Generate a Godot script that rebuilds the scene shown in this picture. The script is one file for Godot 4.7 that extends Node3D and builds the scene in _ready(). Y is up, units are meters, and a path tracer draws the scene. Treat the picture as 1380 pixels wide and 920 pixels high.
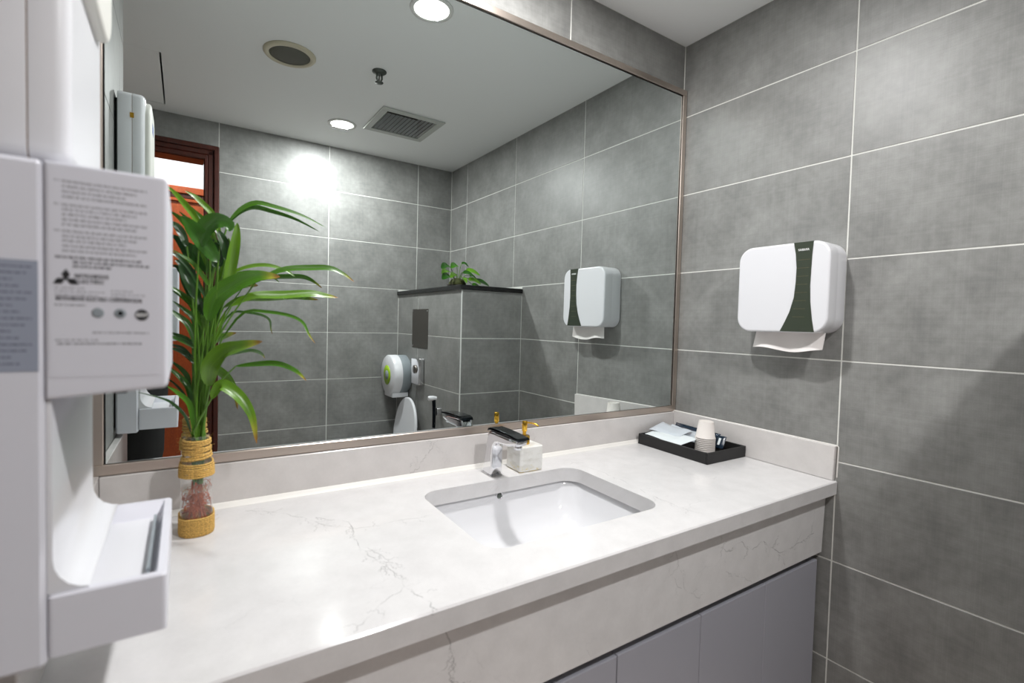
extends Node3D
# A washroom vanity corner: x runs along the mirror wall (right wall at x = 0), z comes out of the mirror, y is up, metres.

# ---------------------------------------------------------------- camera numbers (solved from the 0.6 x 0.3 m tile joints)
const EYE := Vector3(-1.6214, 1.2837, 1.2843)
const FOCAL_PX := 668.78
const TILT := 0.0256            # the worktop falls a little towards its front edge
const TOP_Y := 0.8585           # worktop height at the mirror wall
const CEIL := 2.376
const BACK_Z := 2.04
const LEFT_X := -1.7792
var eye_basis := Basis(Vector3.UP, -0.5842) * Basis(Vector3.RIGHT, -0.0352) * Basis(Vector3.BACK, 0.0262)
var M := {}
var rng := RandomNumberGenerator.new()
var used_names := {}

# ---------------------------------------------------------------- mesh builder
class MB:
	var p := PackedVector3Array()
	var g := PackedInt32Array()
	var c := PackedColorArray()
	var uv := PackedVector2Array()
	var uvf: Callable
	func tri(a: Vector3, b: Vector3, d: Vector3, grp := -1) -> void:
		p.push_back(a); p.push_back(b); p.push_back(d); g.push_back(grp)
	func quad(a: Vector3, b: Vector3, d: Vector3, e: Vector3, grp := -1) -> void:
		tri(a, b, d, grp); tri(a, d, e, grp)
	func fan(loop: PackedVector3Array, grp := -1) -> void:
		var m := Vector3.ZERO
		for v in loop: m += v
		m /= loop.size()
		for i in loop.size():
			tri(m, loop[i], loop[(i + 1) % loop.size()], grp)
	func loft(sections: Array, grp := 1, cap0 := true, cap1 := true, closed := true) -> void:
		for k in sections.size() - 1:
			var a: PackedVector3Array = sections[k]
			var b: PackedVector3Array = sections[k + 1]
			var n := a.size()
			for i in (n if closed else n - 1):
				quad(a[i], a[(i + 1) % n], b[(i + 1) % n], b[i], grp)
		if cap0:
			var r: PackedVector3Array = sections[0].duplicate(); r.reverse(); fan(r, -1)
		if cap1: fan(sections[-1], -1)
	func add(o: MB, t := Transform3D.IDENTITY) -> void:
		for v in o.p: p.push_back(t * v)
		g.append_array(o.g)
	func xf(t: Transform3D) -> MB:
		for i in p.size(): p[i] = t * p[i]
		return self
	func box(at: Vector3, size: Vector3, bev := 0.0) -> MB:
		var h := size / 2
		if bev <= 0.0:
			var q := []
			for s in [Vector3(-1,-1,-1), Vector3(1,-1,-1), Vector3(1,1,-1), Vector3(-1,1,-1), Vector3(-1,-1,1), Vector3(1,-1,1), Vector3(1,1,1), Vector3(-1,1,1)]:
				q.append(at + s * h)
			for f in [[0,3,2,1],[4,5,6,7],[0,1,5,4],[2,3,7,6],[1,2,6,5],[0,4,7,3]]:
				quad(q[f[0]], q[f[1]], q[f[2]], q[f[3]])
			return self
		var i := h - Vector3.ONE * bev
		var vv := func(sx, sy, sz, ax): return at + Vector3(sx * (h.x if ax == 0 else i.x), sy * (h.y if ax == 1 else i.y), sz * (h.z if ax == 2 else i.z))
		for s in [-1, 1]:
			var fx := [vv.call(s,-1,-1,0), vv.call(s,1,-1,0), vv.call(s,1,1,0), vv.call(s,-1,1,0)]
			var fy := [vv.call(-1,s,-1,1), vv.call(-1,s,1,1), vv.call(1,s,1,1), vv.call(1,s,-1,1)]
			var fz := [vv.call(-1,-1,s,2), vv.call(1,-1,s,2), vv.call(1,1,s,2), vv.call(-1,1,s,2)]
			for f in [fx, fy, fz]:
				if s > 0: quad(f[0], f[1], f[2], f[3])
				else: quad(f[3], f[2], f[1], f[0])
			for t in [-1, 1]:
				var e1 := [vv.call(s,t,-1,0), vv.call(s,t,1,0), vv.call(s,t,1,1), vv.call(s,t,-1,1)]
				var e2 := [vv.call(s,-1,t,0), vv.call(s,1,t,0), vv.call(s,1,t,2), vv.call(s,-1,t,2)]
				var e3 := [vv.call(-1,s,t,1), vv.call(1,s,t,1), vv.call(1,s,t,2), vv.call(-1,s,t,2)]
				for e in [[e1, Vector3(s,t,0)], [e2, Vector3(s,0,t)], [e3, Vector3(0,s,t)]]:
					var w: Array = e[0]
					if (w[1] - w[0]).cross(w[2] - w[0]).dot(e[1]) > 0: quad(w[0], w[1], w[2], w[3])
					else: quad(w[3], w[2], w[1], w[0])
				for u in [-1, 1]:
					var c3 := [vv.call(s,t,u,0), vv.call(s,t,u,1), vv.call(s,t,u,2)]
					if (c3[1] - c3[0]).cross(c3[2] - c3[0]).dot(Vector3(s,t,u)) > 0: tri(c3[0], c3[1], c3[2])
					else: tri(c3[0], c3[2], c3[1])
		return self
	func mesh(closed := true) -> ArrayMesh:
		var vol := 0.0
		if closed:
			var o: Vector3 = p[0]
			for k in range(0, p.size(), 3): vol += (p[k] - o).dot((p[k + 1] - o).cross(p[k + 2] - o))
		var flip := vol > 0.0
		var st := SurfaceTool.new()
		st.begin(Mesh.PRIMITIVE_TRIANGLES)
		for k in g.size():
			st.set_smooth_group(g[k])
			for j in ([0, 2, 1] if flip else [0, 1, 2]):
				var n: int = k * 3 + j
				if uvf.is_valid(): st.set_uv(uvf.call(p[n]))
				elif uv.size() == p.size(): st.set_uv(uv[n])
				if c.size() == p.size(): st.set_color(c[n])
				st.add_vertex(p[n])
		st.generate_normals()
		st.index()
		return st.commit()

# ---------------------------------------------------------------- shape helpers
func rrect(w: float, h: float, r: float, n := 6) -> PackedVector2Array:
	var out := PackedVector2Array()
	r = minf(r, minf(w, h) / 2 - 0.00001)
	for k in 4:
		var m: Vector2 = Vector2(w / 2 - r, h / 2 - r) * [Vector2(1, 1), Vector2(-1, 1), Vector2(-1, -1), Vector2(1, -1)][k]
		for i in n + 1:
			var a := PI / 2 * (k + float(i) / n)
			out.push_back(m + Vector2(cos(a), sin(a)) * r)
	return out

func lift(loop: PackedVector2Array, y: float, s := Vector2.ONE, o := Vector2.ZERO) -> PackedVector3Array:   # a loop in the x-z plane at height y
	var out := PackedVector3Array()
	for v in loop: out.push_back(Vector3(v.x * s.x + o.x, y, v.y * s.y + o.y))
	return out

func slab(w: float, h: float, d: float, r: float, er: float, n := 6, er1 := -1.0) -> MB:   # rounded prism: outline w x h in x-y, thickness d along z from 0 to d, front and back edges rounded by er
	var mb := MB.new()
	var sec := []
	if er1 < 0: er1 = er
	for k in 5:
		var a := PI / 2 * k / 4.0
		sec.append([er * (1 - sin(a)), er * (1 - cos(a))])
	for k in 5:
		var a := PI / 2 * k / 4.0
		sec.append([er1 * (1 - cos(a)), d - er1 * (1 - sin(a))])
	var loops := []
	for s in sec:
		var l := PackedVector3Array()
		for v in rrect(w - 2 * s[0], h - 2 * s[0], maxf(r - s[0], 0.0005), n): l.push_back(Vector3(v.x, v.y, s[1]))
		loops.append(l)
	mb.loft(loops, 1)
	return mb

func lathe(profile: Array, seg := 24) -> MB:   # [[radius, y], ...] from bottom to top
	var mb := MB.new()
	var loops := []
	for q in profile:
		var l := PackedVector3Array()
		for i in seg:
			var a := TAU * i / seg
			l.push_back(Vector3(cos(a) * q[0], q[1], sin(a) * q[0]))
		loops.append(l)
	mb.loft(loops, 1)
	return mb

func tube(path: Array, radii, seg := 8, closed := false) -> MB:
	var mb := MB.new()
	var loops := []
	var n := path.size()
	var side := Vector3.ZERO
	for i in n:
		var t: Vector3
		if closed: t = (path[(i + 1) % n] - path[(i - 1 + n) % n]).normalized()
		else: t = (path[mini(i + 1, n - 1)] - path[maxi(i - 1, 0)]).normalized()
		if side == Vector3.ZERO: side = t.cross(Vector3.UP if absf(t.y) < 0.9 else Vector3.RIGHT).normalized()
		side = (side - t * side.dot(t)).normalized()
		var up := side.cross(t)
		var r: float = radii[i] if radii is Array else radii
		var l := PackedVector3Array()
		for k in seg:
			var a := TAU * k / seg
			l.push_back(path[i] + (side * cos(a) + up * sin(a)) * r)
		loops.append(l)
	if closed:
		loops.append(loops[0]); mb.loft(loops, 1, false, false)
	else: mb.loft(loops, 1)
	return mb

func smooth_path(pts: Array, n: int) -> Array:   # Catmull-Rom through the points
	var out := []
	for i in n:
		var f := float(i) / (n - 1) * (pts.size() - 1)
		var k := mini(int(f), pts.size() - 2)
		var a: Vector3 = pts[maxi(k - 1, 0)]
		var d: Vector3 = pts[mini(k + 2, pts.size() - 1)]
		out.append((pts[k] as Vector3).cubic_interpolate(pts[k + 1], a, d, f - k))
	return out

func extrude(poly: PackedVector2Array, width: float, er := 0.0, grp := 1) -> MB:   # outline in x-y, extruded along z from -width/2 to width/2, edges eased by er
	var mb := MB.new()
	var n := poly.size()
	var area := 0.0
	for i in n: area += poly[i].cross(poly[(i + 1) % n])
	var inset := func(d: float, z: float):
		var l := PackedVector3Array()
		for i in n:
			var a := (poly[i] - poly[(i - 1 + n) % n]).normalized()
			var b := (poly[(i + 1) % n] - poly[i]).normalized()
			var m := (Vector2(-a.y, a.x) + Vector2(-b.y, b.x)).normalized() * signf(area)
			var v := poly[i] + m * d
			l.push_back(Vector3(v.x, v.y, z))
		return l
	var loops := []
	if er > 0:
		for k in 4:
			var a := PI / 2 * k / 4.0
			loops.append(inset.call(er * (1 - sin(a)), -width / 2 + er * (1 - cos(a))))
		for k in 5:
			var a := PI / 2 * k / 4.0
			loops.append(inset.call(er * (1 - cos(a)), width / 2 - er * (1 - sin(a))))
	else: loops = [inset.call(0.0, -width / 2), inset.call(0.0, width / 2)]
	mb.loft(loops, grp, false, false)
	for e in [0, loops.size() - 1]:
		var flat := PackedVector2Array()
		for v in loops[e]: flat.push_back(Vector2(v.x, v.y))
		var idx := Geometry2D.triangulate_polygon(flat)
		for k in range(0, idx.size(), 3):
			var a: Vector3 = loops[e][idx[k]]; var b: Vector3 = loops[e][idx[k + 1]]; var d: Vector3 = loops[e][idx[k + 2]]
			var up := (b - a).cross(d - a).z > 0
			if up == (e > 0) == (area > 0): mb.tri(a, b, d)
			else: mb.tri(a, d, b)
	return mb

# ---------------------------------------------------------------- nodes
func put(parent: Node, called: String, mesh: Mesh, material: Material, t := Transform3D.IDENTITY) -> MeshInstance3D:
	var o := MeshInstance3D.new()
	o.name = called
	o.mesh = mesh
	o.material_override = material
	o.transform = t
	parent.add_child(o, true)
	return o

func nest(child: Node3D, parent: Node3D) -> void:   # makes a part a sub-part of its sibling, where it stands
	var t := parent.transform.affine_inverse() * child.transform
	child.get_parent().remove_child(child)
	child.transform = t
	parent.add_child(child, true)

func nest_all(thing_: Node, kinds: Array, into: String) -> void:
	var p: Node3D
	for c in thing_.get_children():
		if c.name == into: p = c
	for c in thing_.get_children():
		if c != p and c is MeshInstance3D and kinds.has(str(c.name).rstrip("0123456789_")): nest(c, p)

func numbered(called: String) -> String:
	var n: int = used_names.get(called, 0)
	used_names[called] = n + 1
	return called if n == 0 else "%s_%03d" % [called, n]

func thing(called: String, label: String, category: String, t := Transform3D.IDENTITY, group := "") -> Node3D:
	var o := Node3D.new()
	o.name = numbered(called)
	o.transform = t
	add_child(o)
	tag(o, label, category, group)
	return o

func tag(o: Node, label: String, category: String, group := "") -> void:
	o.set_meta("label", label)
	o.set_meta("category", category)
	if group: o.set_meta("group", group)

func structure(called: String, label := "", t := Transform3D.IDENTITY) -> Node3D:
	var o := Node3D.new()
	o.name = called
	o.transform = t
	add_child(o)
	o.set_meta("kind", "structure")
	if label: o.set_meta("label", label)
	return o

func at(x: float, y: float, z: float) -> Transform3D:
	return Transform3D(Basis.IDENTITY, Vector3(x, y, z))

func on_top(x: float, z: float, turn := 0.0) -> Transform3D:   # standing on the slightly falling worktop
	return Transform3D(Basis(Vector3.RIGHT, TILT) * Basis(Vector3.UP, turn), Vector3(x, TOP_Y - TILT * z, z))

func sight(px: float, py: float, z: float) -> Vector3:   # the point in the upright plane z that the photograph shows at a pixel
	var d := eye_basis * Vector3((px - 690.0) / FOCAL_PX, -(py - 460.0) / FOCAL_PX, -1.0)
	return EYE + d * ((z - EYE.z) / d.z)

# ---------------------------------------------------------------- materials
func mat(called: String, color: Color, rough := 0.5, metal := 0.0) -> StandardMaterial3D:
	var m := StandardMaterial3D.new()
	m.resource_name = called
	m.albedo_color = color
	m.roughness = rough
	m.metallic = metal
	M[called] = m
	return m

func noise_bytes(size: int, freq: float, octaves: int, seed_: int, type := FastNoiseLite.TYPE_SIMPLEX_SMOOTH) -> PackedByteArray:
	var n := FastNoiseLite.new()
	n.noise_type = type
	n.frequency = freq
	n.fractal_octaves = octaves
	n.seed = seed_
	var img := n.get_seamless_image(size, size, false, false, 0.1, true)
	img.convert(Image.FORMAT_L8)
	return img.get_data()

func tile_textures() -> Array:   # cloudy cement print with a faint linen weave: [colour, roughness]
	var s := 768
	var a := noise_bytes(s, 0.006, 4, 11)
	var b := noise_bytes(s, 0.035, 3, 12)
	var f := noise_bytes(s, 0.35, 2, 13)
	var col := PackedByteArray(); col.resize(s * s * 3)
	var rough := PackedByteArray(); rough.resize(s * s)
	var row := PackedFloat32Array(); row.resize(s)
	var cols := PackedFloat32Array(); cols.resize(s)
	rng.seed = 5
	for i in s:
		row[i] = rng.randf_range(-1, 1); cols[i] = rng.randf_range(-1, 1)
	for y in s:
		for x in s:
			var i := y * s + x
			var v := 0.572 + (a[i] - 128) / 255.0 * 0.12 + (b[i] - 128) / 255.0 * 0.07 + (f[i] - 128) / 255.0 * 0.05 + (row[y] + cols[x]) * 0.014
			var k := int(clampf(v, 0, 1) * 255)
			col[i * 3] = k; col[i * 3 + 1] = k; col[i * 3 + 2] = mini(255, int(k * 0.985))
			rough[i] = int(clampf(0.72 + (b[i] - 128) / 255.0 * 0.07 + (f[i] - 128) / 255.0 * 0.10, 0, 1) * 255)
	return [ImageTexture.create_from_image(Image.create_from_data(s, s, false, Image.FORMAT_RGB8, col)), ImageTexture.create_from_image(Image.create_from_data(s, s, false, Image.FORMAT_L8, rough))]

func triplanar(m: StandardMaterial3D, scale: float, world := true, offset := Vector3.ZERO) -> void:
	m.uv1_triplanar = true
	m.uv1_world_triplanar = world
	m.uv1_triplanar_sharpness = 8.0
	m.uv1_scale = Vector3.ONE * scale
	m.uv1_offset = offset

func stone_image(w: int, h: int, per_m: float, veins: Array, extra: int, seed_: int) -> ImageTexture:   # white quartz: a warm mottled ground with hair-thin broken grey veins
	rng.seed = seed_
	var s := 512
	var a := noise_bytes(s, 0.012, 4, seed_)
	var b := noise_bytes(s, 0.09, 2, seed_ + 1)
	var col := PackedByteArray(); col.resize(w * h * 3)
	for y in h:
		for x in w:
			var i := (y % s) * s + (x % s)
			var v := 0.82 + (a[i] - 128) / 255.0 * 0.035 + (b[i] - 128) / 255.0 * 0.012
			var o := (y * w + x) * 3
			var k := int(clampf(v, 0, 1) * 255)
			col[o] = k; col[o + 1] = int(k * 0.994); col[o + 2] = int(k * 0.993)
	var img := Image.create_from_data(w, h, false, Image.FORMAT_RGB8, col)
	var all := veins.duplicate()
	for k in extra:
		var p := Vector2(rng.randf() * w / per_m, rng.randf() * h / per_m)
		var l := [p]
		var dir := Vector2.from_angle(rng.randf() * TAU)
		for j in rng.randi_range(2, 5):
			dir = dir.rotated(rng.randf_range(-0.8, 0.8)); p += dir * rng.randf_range(0.02, 0.05); l.append(p)
		all.append([l, rng.randf_range(0.05, 0.14)])
	for v in all:
		draw_vein(img, v[0], per_m, v[1], true)
	return ImageTexture.create_from_image(img)

func draw_vein(img: Image, line: Array, per_m: float, strength: float, branch: bool) -> void:
	var ink := Color(0.50, 0.495, 0.50)
	for k in line.size() - 1:
		var a: Vector2 = line[k] * per_m
		var b: Vector2 = line[k + 1] * per_m
		var n := int(a.distance_to(b))
		var side := (b - a).orthogonal().normalized()
		var wob := 0.0
		var wob2 := rng.randf() * TAU
		for i in n:
			var t := float(i) / maxi(n, 1)
			wob = clampf(wob + rng.randf_range(-0.9, 0.9), -7, 7) * 0.985
			var p := a.lerp(b, t) + side * (wob + sin(t * 9.0 + wob2) * 3.0 + rng.randf_range(-0.8, 0.8)) * sin(PI * clampf(t, 0.02, 0.98))
			var on := strength * clampf(0.55 + 0.6 * sin(i * 0.06 + wob2) + rng.randf_range(-0.35, 0.35), 0.05, 1.0)
			for q in [Vector2i(0, 0), Vector2i(1, 0), Vector2i(0, 1)]:
				var x: int = int(p.x) + q.x
				var y: int = int(p.y) + q.y
				if x >= 0 and y >= 0 and x < img.get_width() and y < img.get_height():
					img.set_pixel(x, y, img.get_pixel(x, y).lerp(ink, on * (1.0 if q == Vector2i.ZERO else 0.28)))
			if branch and rng.randf() < 0.045:
				var dir := (b - a).normalized().rotated(rng.randf_range(-1.4, 1.4))
				var q0 := p / per_m
				var q1 := q0 + dir * rng.randf_range(0.008, 0.03)
				draw_vein(img, [q0, q1, q1 + dir.rotated(rng.randf_range(-0.9, 0.9)) * 0.012], per_m, strength * 0.8, false)

func wood_texture(seed_: int, dark: Color, light: Color) -> ImageTexture:
	var s := 256
	var n := FastNoiseLite.new()
	n.seed = seed_; n.frequency = 0.02; n.fractal_octaves = 3
	var img := Image.create(s, s * 2, false, Image.FORMAT_RGB8)
	for y in s * 2:
		for x in s:
			var g := n.get_noise_2d(x * 3.0, y * 0.25) * 0.5 + 0.5
			g = clampf(0.6 * g + 0.4 * absf(fmod(g * 6.0 + n.get_noise_2d(x * 8.0, y * 0.4), 1.0)), 0, 1)
			img.set_pixel(x, y, dark.lerp(light, g))
	return ImageTexture.create_from_image(img)

func make_materials() -> void:
	var tt := tile_textures()
	for k in 4:
		var m := mat("cement_tile_%d" % k, Color(0.86, 0.86, 0.86), 1.0)
		m.albedo_texture = tt[0]
		m.roughness_texture = tt[1]
		m.roughness = 0.90
		m.metallic_specular = 0.55
		m.clearcoat_enabled = true
		m.clearcoat = 0.9
		m.clearcoat_roughness = 0.39
		triplanar(m, 1.1, true, Vector3(0.37 * k, 0.21 * k, 0.53 * k))
	mat("grout", Color(0.86, 0.86, 0.84), 0.9)
	mat("white_trim", Color(0.85, 0.85, 0.84), 0.5)
	mat("plaster", Color(0.94, 0.945, 0.945), 0.9)
	mat("floor_tile", Color(0.88, 0.83, 0.79), 0.5)
	mat("mirror_glass", Color(0.875, 0.90, 0.895), 0.0, 1.0)
	mat("black_backing", Color(0.02, 0.02, 0.025), 0.7)
	mat("brushed_steel", Color(0.80, 0.75, 0.71), 0.30, 1.0)
	mat("chrome", Color(0.88, 0.88, 0.89), 0.06, 1.0)
	mat("dark_chrome", Color(0.17, 0.19, 0.21), 0.16, 1.0)
	mat("steel_plate", Color(0.50, 0.48, 0.46), 0.35, 1.0)
	mat("dull_steel", Color(0.36, 0.38, 0.36), 0.45, 0.8)
	mat("gold", Color(0.88, 0.70, 0.27), 0.18, 1.0)
	mat("ceramic", Color(0.855, 0.855, 0.865), 0.08)
	mat("white_plastic", Color(0.85, 0.85, 0.865), 0.3)
	mat("dryer_plastic", Color(0.83, 0.83, 0.86), 0.38)
	mat("cream_plastic", Color(0.86, 0.855, 0.83), 0.4)
	mat("seam_brown", Color(0.52, 0.40, 0.28), 0.6)
	mat("grey_plastic", Color(0.55, 0.58, 0.60), 0.4)
	mat("dark_print", Color(0.12, 0.12, 0.13), 0.6)
	mat("white_print", Color(0.92, 0.92, 0.92), 0.5)
	mat("blue_sticker", Color(0.10, 0.33, 0.68), 0.4)
	mat("lime", Color(0.60, 0.74, 0.12), 0.35)
	mat("cabinet_laminate", Color(0.60, 0.60, 0.635), 0.42)
	mat("black_stone", Color(0.05, 0.05, 0.055), 0.25)
	mat("black_leatherette", Color(0.085, 0.082, 0.085), 0.55)
	mat("paper_cup", Color(0.87, 0.845, 0.825), 0.7)
	mat("paper_towel", Color(0.90, 0.88, 0.87), 0.9)
	mat("white_sachet", Color(0.86, 0.89, 0.90), 0.35)
	mat("navy_sachet", Color(0.05, 0.13, 0.20), 0.25)
	var film := mat("silver_film", Color(0.80, 0.83, 0.86), 0.16, 0.15)
	film.metallic_specular = 0.6
	mat("vent_white", Color(0.74, 0.75, 0.73), 0.6)
	mat("gap_dark", Color(0.03, 0.03, 0.03), 0.8)  # stands in for the shade behind dryer and dispenser; also the air slots
	mat("galvanised", Color(0.34, 0.33, 0.32), 0.7)
	mat("vent_slat", Color(0.34, 0.33, 0.31), 0.6)
	mat("speaker_rim", Color(0.78, 0.75, 0.66), 0.5)
	mat("speaker_mesh", Color(0.38, 0.38, 0.35), 0.8)
	mat("window_smoke", Color(0.23, 0.255, 0.215), 0.14)
	mat("towel_edge", Color(0.30, 0.28, 0.19), 0.8)
	mat("sealant", Color(0.88, 0.87, 0.85), 0.45)
	mat("soil", Color(0.10, 0.07, 0.04), 0.95)
	mat("black_cloth", Color(0.02, 0.02, 0.022), 0.9)
	mat("skin", Color(0.74, 0.54, 0.43), 0.6)
	mat("hair", Color(0.03, 0.025, 0.02), 0.6)
	mat("corridor_wall", Color(0.86, 0.86, 0.87), 0.8)
	var lamp := mat("lamp_diffuser", Color(1, 1, 1), 0.5)
	lamp.emission_enabled = true
	lamp.emission = Color(1.0, 0.985, 0.96)
	lamp.emission_energy_multiplier = 2.2
	var w1 := mat("dark_wood", Color(1, 1, 1), 0.35)
	w1.albedo_texture = wood_texture(3, Color(0.17, 0.06, 0.035), Color(0.34, 0.13, 0.075))
	triplanar(w1, 1.5)
	var w2 := mat("orange_wood", Color(1, 1, 1), 0.4)
	w2.albedo_texture = wood_texture(4, Color(0.56, 0.23, 0.08), Color(0.72, 0.34, 0.13))
	triplanar(w2, 1.2)
	var rope := mat("jute_rope", Color(0.90, 0.74, 0.44), 0.95)
	var rb := noise_bytes(256, 0.08, 3, 50)
	var rc := PackedByteArray(); rc.resize(256 * 256 * 3)
	for i in 256 * 256:
		var v := 0.62 + rb[i] / 255.0 * 0.5
		rc[i * 3] = int(clampf(v, 0, 1) * 255); rc[i * 3 + 1] = int(clampf(v, 0, 1) * 250); rc[i * 3 + 2] = int(clampf(v, 0, 1) * 235)
	rope.albedo_texture = ImageTexture.create_from_image(Image.create_from_data(256, 256, false, Image.FORMAT_RGB8, rc))
	triplanar(rope, 14.0)
	var gl := mat("clear_glass", Color(0.95, 0.98, 0.97, 0.06), 0.03)
	gl.transparency = BaseMaterial3D.TRANSPARENCY_ALPHA
	mat("root", Color(0.68, 0.29, 0.05), 0.7)
	# leaves: fine lengthwise ribs, tone from vertex colour
	var li := Image.create(64, 8, false, Image.FORMAT_RGB8)
	rng.seed = 9
	for x in 64:
		var v := 0.86 + 0.10 * sin(x * 1.9) + rng.randf_range(-0.05, 0.05) + (0.10 if absi(x - 32) < 2 else 0.0)
		for y in 8: li.set_pixel(x, y, Color(v, v, v * 0.95))
	var lf := mat("leaf", Color(1, 1, 1), 0.32)
	lf.albedo_texture = ImageTexture.create_from_image(li)
	lf.vertex_color_use_as_albedo = true
	lf.backlight_enabled = true
	lf.backlight = Color(0.16, 0.22, 0.04)
	var sm := mat("stem_green", Color(0.30, 0.46, 0.10), 0.45)
	sm.metallic_specular = 0.5
	mat("moss", Color(0.22, 0.24, 0.08), 0.9)

# ---------------------------------------------------------------- main
func _ready() -> void:
	var cam := Camera3D.new()
	cam.name = "camera"
	var lens := CameraAttributesPhysical.new()
	lens.frustum_focal_length = 12.0 / (460.0 / FOCAL_PX)
	lens.frustum_focus_distance = 2.1
	lens.exposure_aperture = 3.6
	lens.frustum_near = 0.02
	lens.frustum_far = 60.0
	cam.attributes = lens
	cam.fov = rad_to_deg(2.0 * atan(460.0 / FOCAL_PX))
	cam.near = 0.02
	cam.transform = Transform3D(eye_basis, EYE)
	add_child(cam)
	cam.current = true
	var we := WorldEnvironment.new()
	we.name = "environment"
	var env := Environment.new()
	env.background_mode = Environment.BG_COLOR
	env.background_color = Color(0.02, 0.02, 0.02)
	env.tonemap_mode = Environment.TONE_MAPPER_LINEAR
	env.tonemap_exposure = 1.58
	env.sdfgi_enabled = true
	env.ssao_enabled = true
	env.ssil_enabled = true
	we.environment = env
	add_child(we)

	make_materials()
	build_room()
	build_corridor()
	build_lamps()
	build_mirror()
	build_vanity()
	build_sink()
	build_hand_dryer()
	build_wall_dispenser()
	build_towel_dispenser()
	build_faucet()
	build_soap()
	build_tray()
	build_vase_plant()
	build_ceiling_fittings()
	build_toilet_corner()
	build_person()

# ---------------------------------------------------------------- the room
var tile_cache := {}
func tile(parent: Node, origin: Vector3, u: Vector3, u0: float, u1: float, v0: float, v1: float) -> void:
	var gap := 0.004
	var size := Vector3(absf(u1 - u0) - gap, v1 - v0 - gap, 0.008)
	var key := "%.3f %.3f" % [size.x, size.y]
	if not tile_cache.has(key): tile_cache[key] = MB.new().box(Vector3.ZERO, size, 0.0007).mesh()
	var n := u.cross(Vector3.UP)
	var c := origin + u * (u0 + u1) / 2 + Vector3.UP * (v0 + v1) / 2 - n * 0.004
	put(parent, "tile", tile_cache[key], M["cement_tile_%d" % rng.randi_range(0, 3)], Transform3D(Basis(u, Vector3.UP, n), c))

func tiles(parent: Node, origin: Vector3, u: Vector3, us: Array, vs: Array) -> void:
	for i in us.size() - 1:
		for j in vs.size() - 1:
			tile(parent, origin, u, us[i], us[i + 1], vs[j], vs[j + 1])

func block(parent: Node, called: String, a: Vector3, b: Vector3, material: String, bev := 0.0) -> MeshInstance3D:
	var lo := Vector3(minf(a.x, b.x), minf(a.y, b.y), minf(a.z, b.z))
	var hi := Vector3(maxf(a.x, b.x), maxf(a.y, b.y), maxf(a.z, b.z))
	return put(parent, called, MB.new().box(Vector3.ZERO, hi - lo, bev).mesh(), M[material], Transform3D(Basis.IDENTITY, (lo + hi) / 2))

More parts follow.
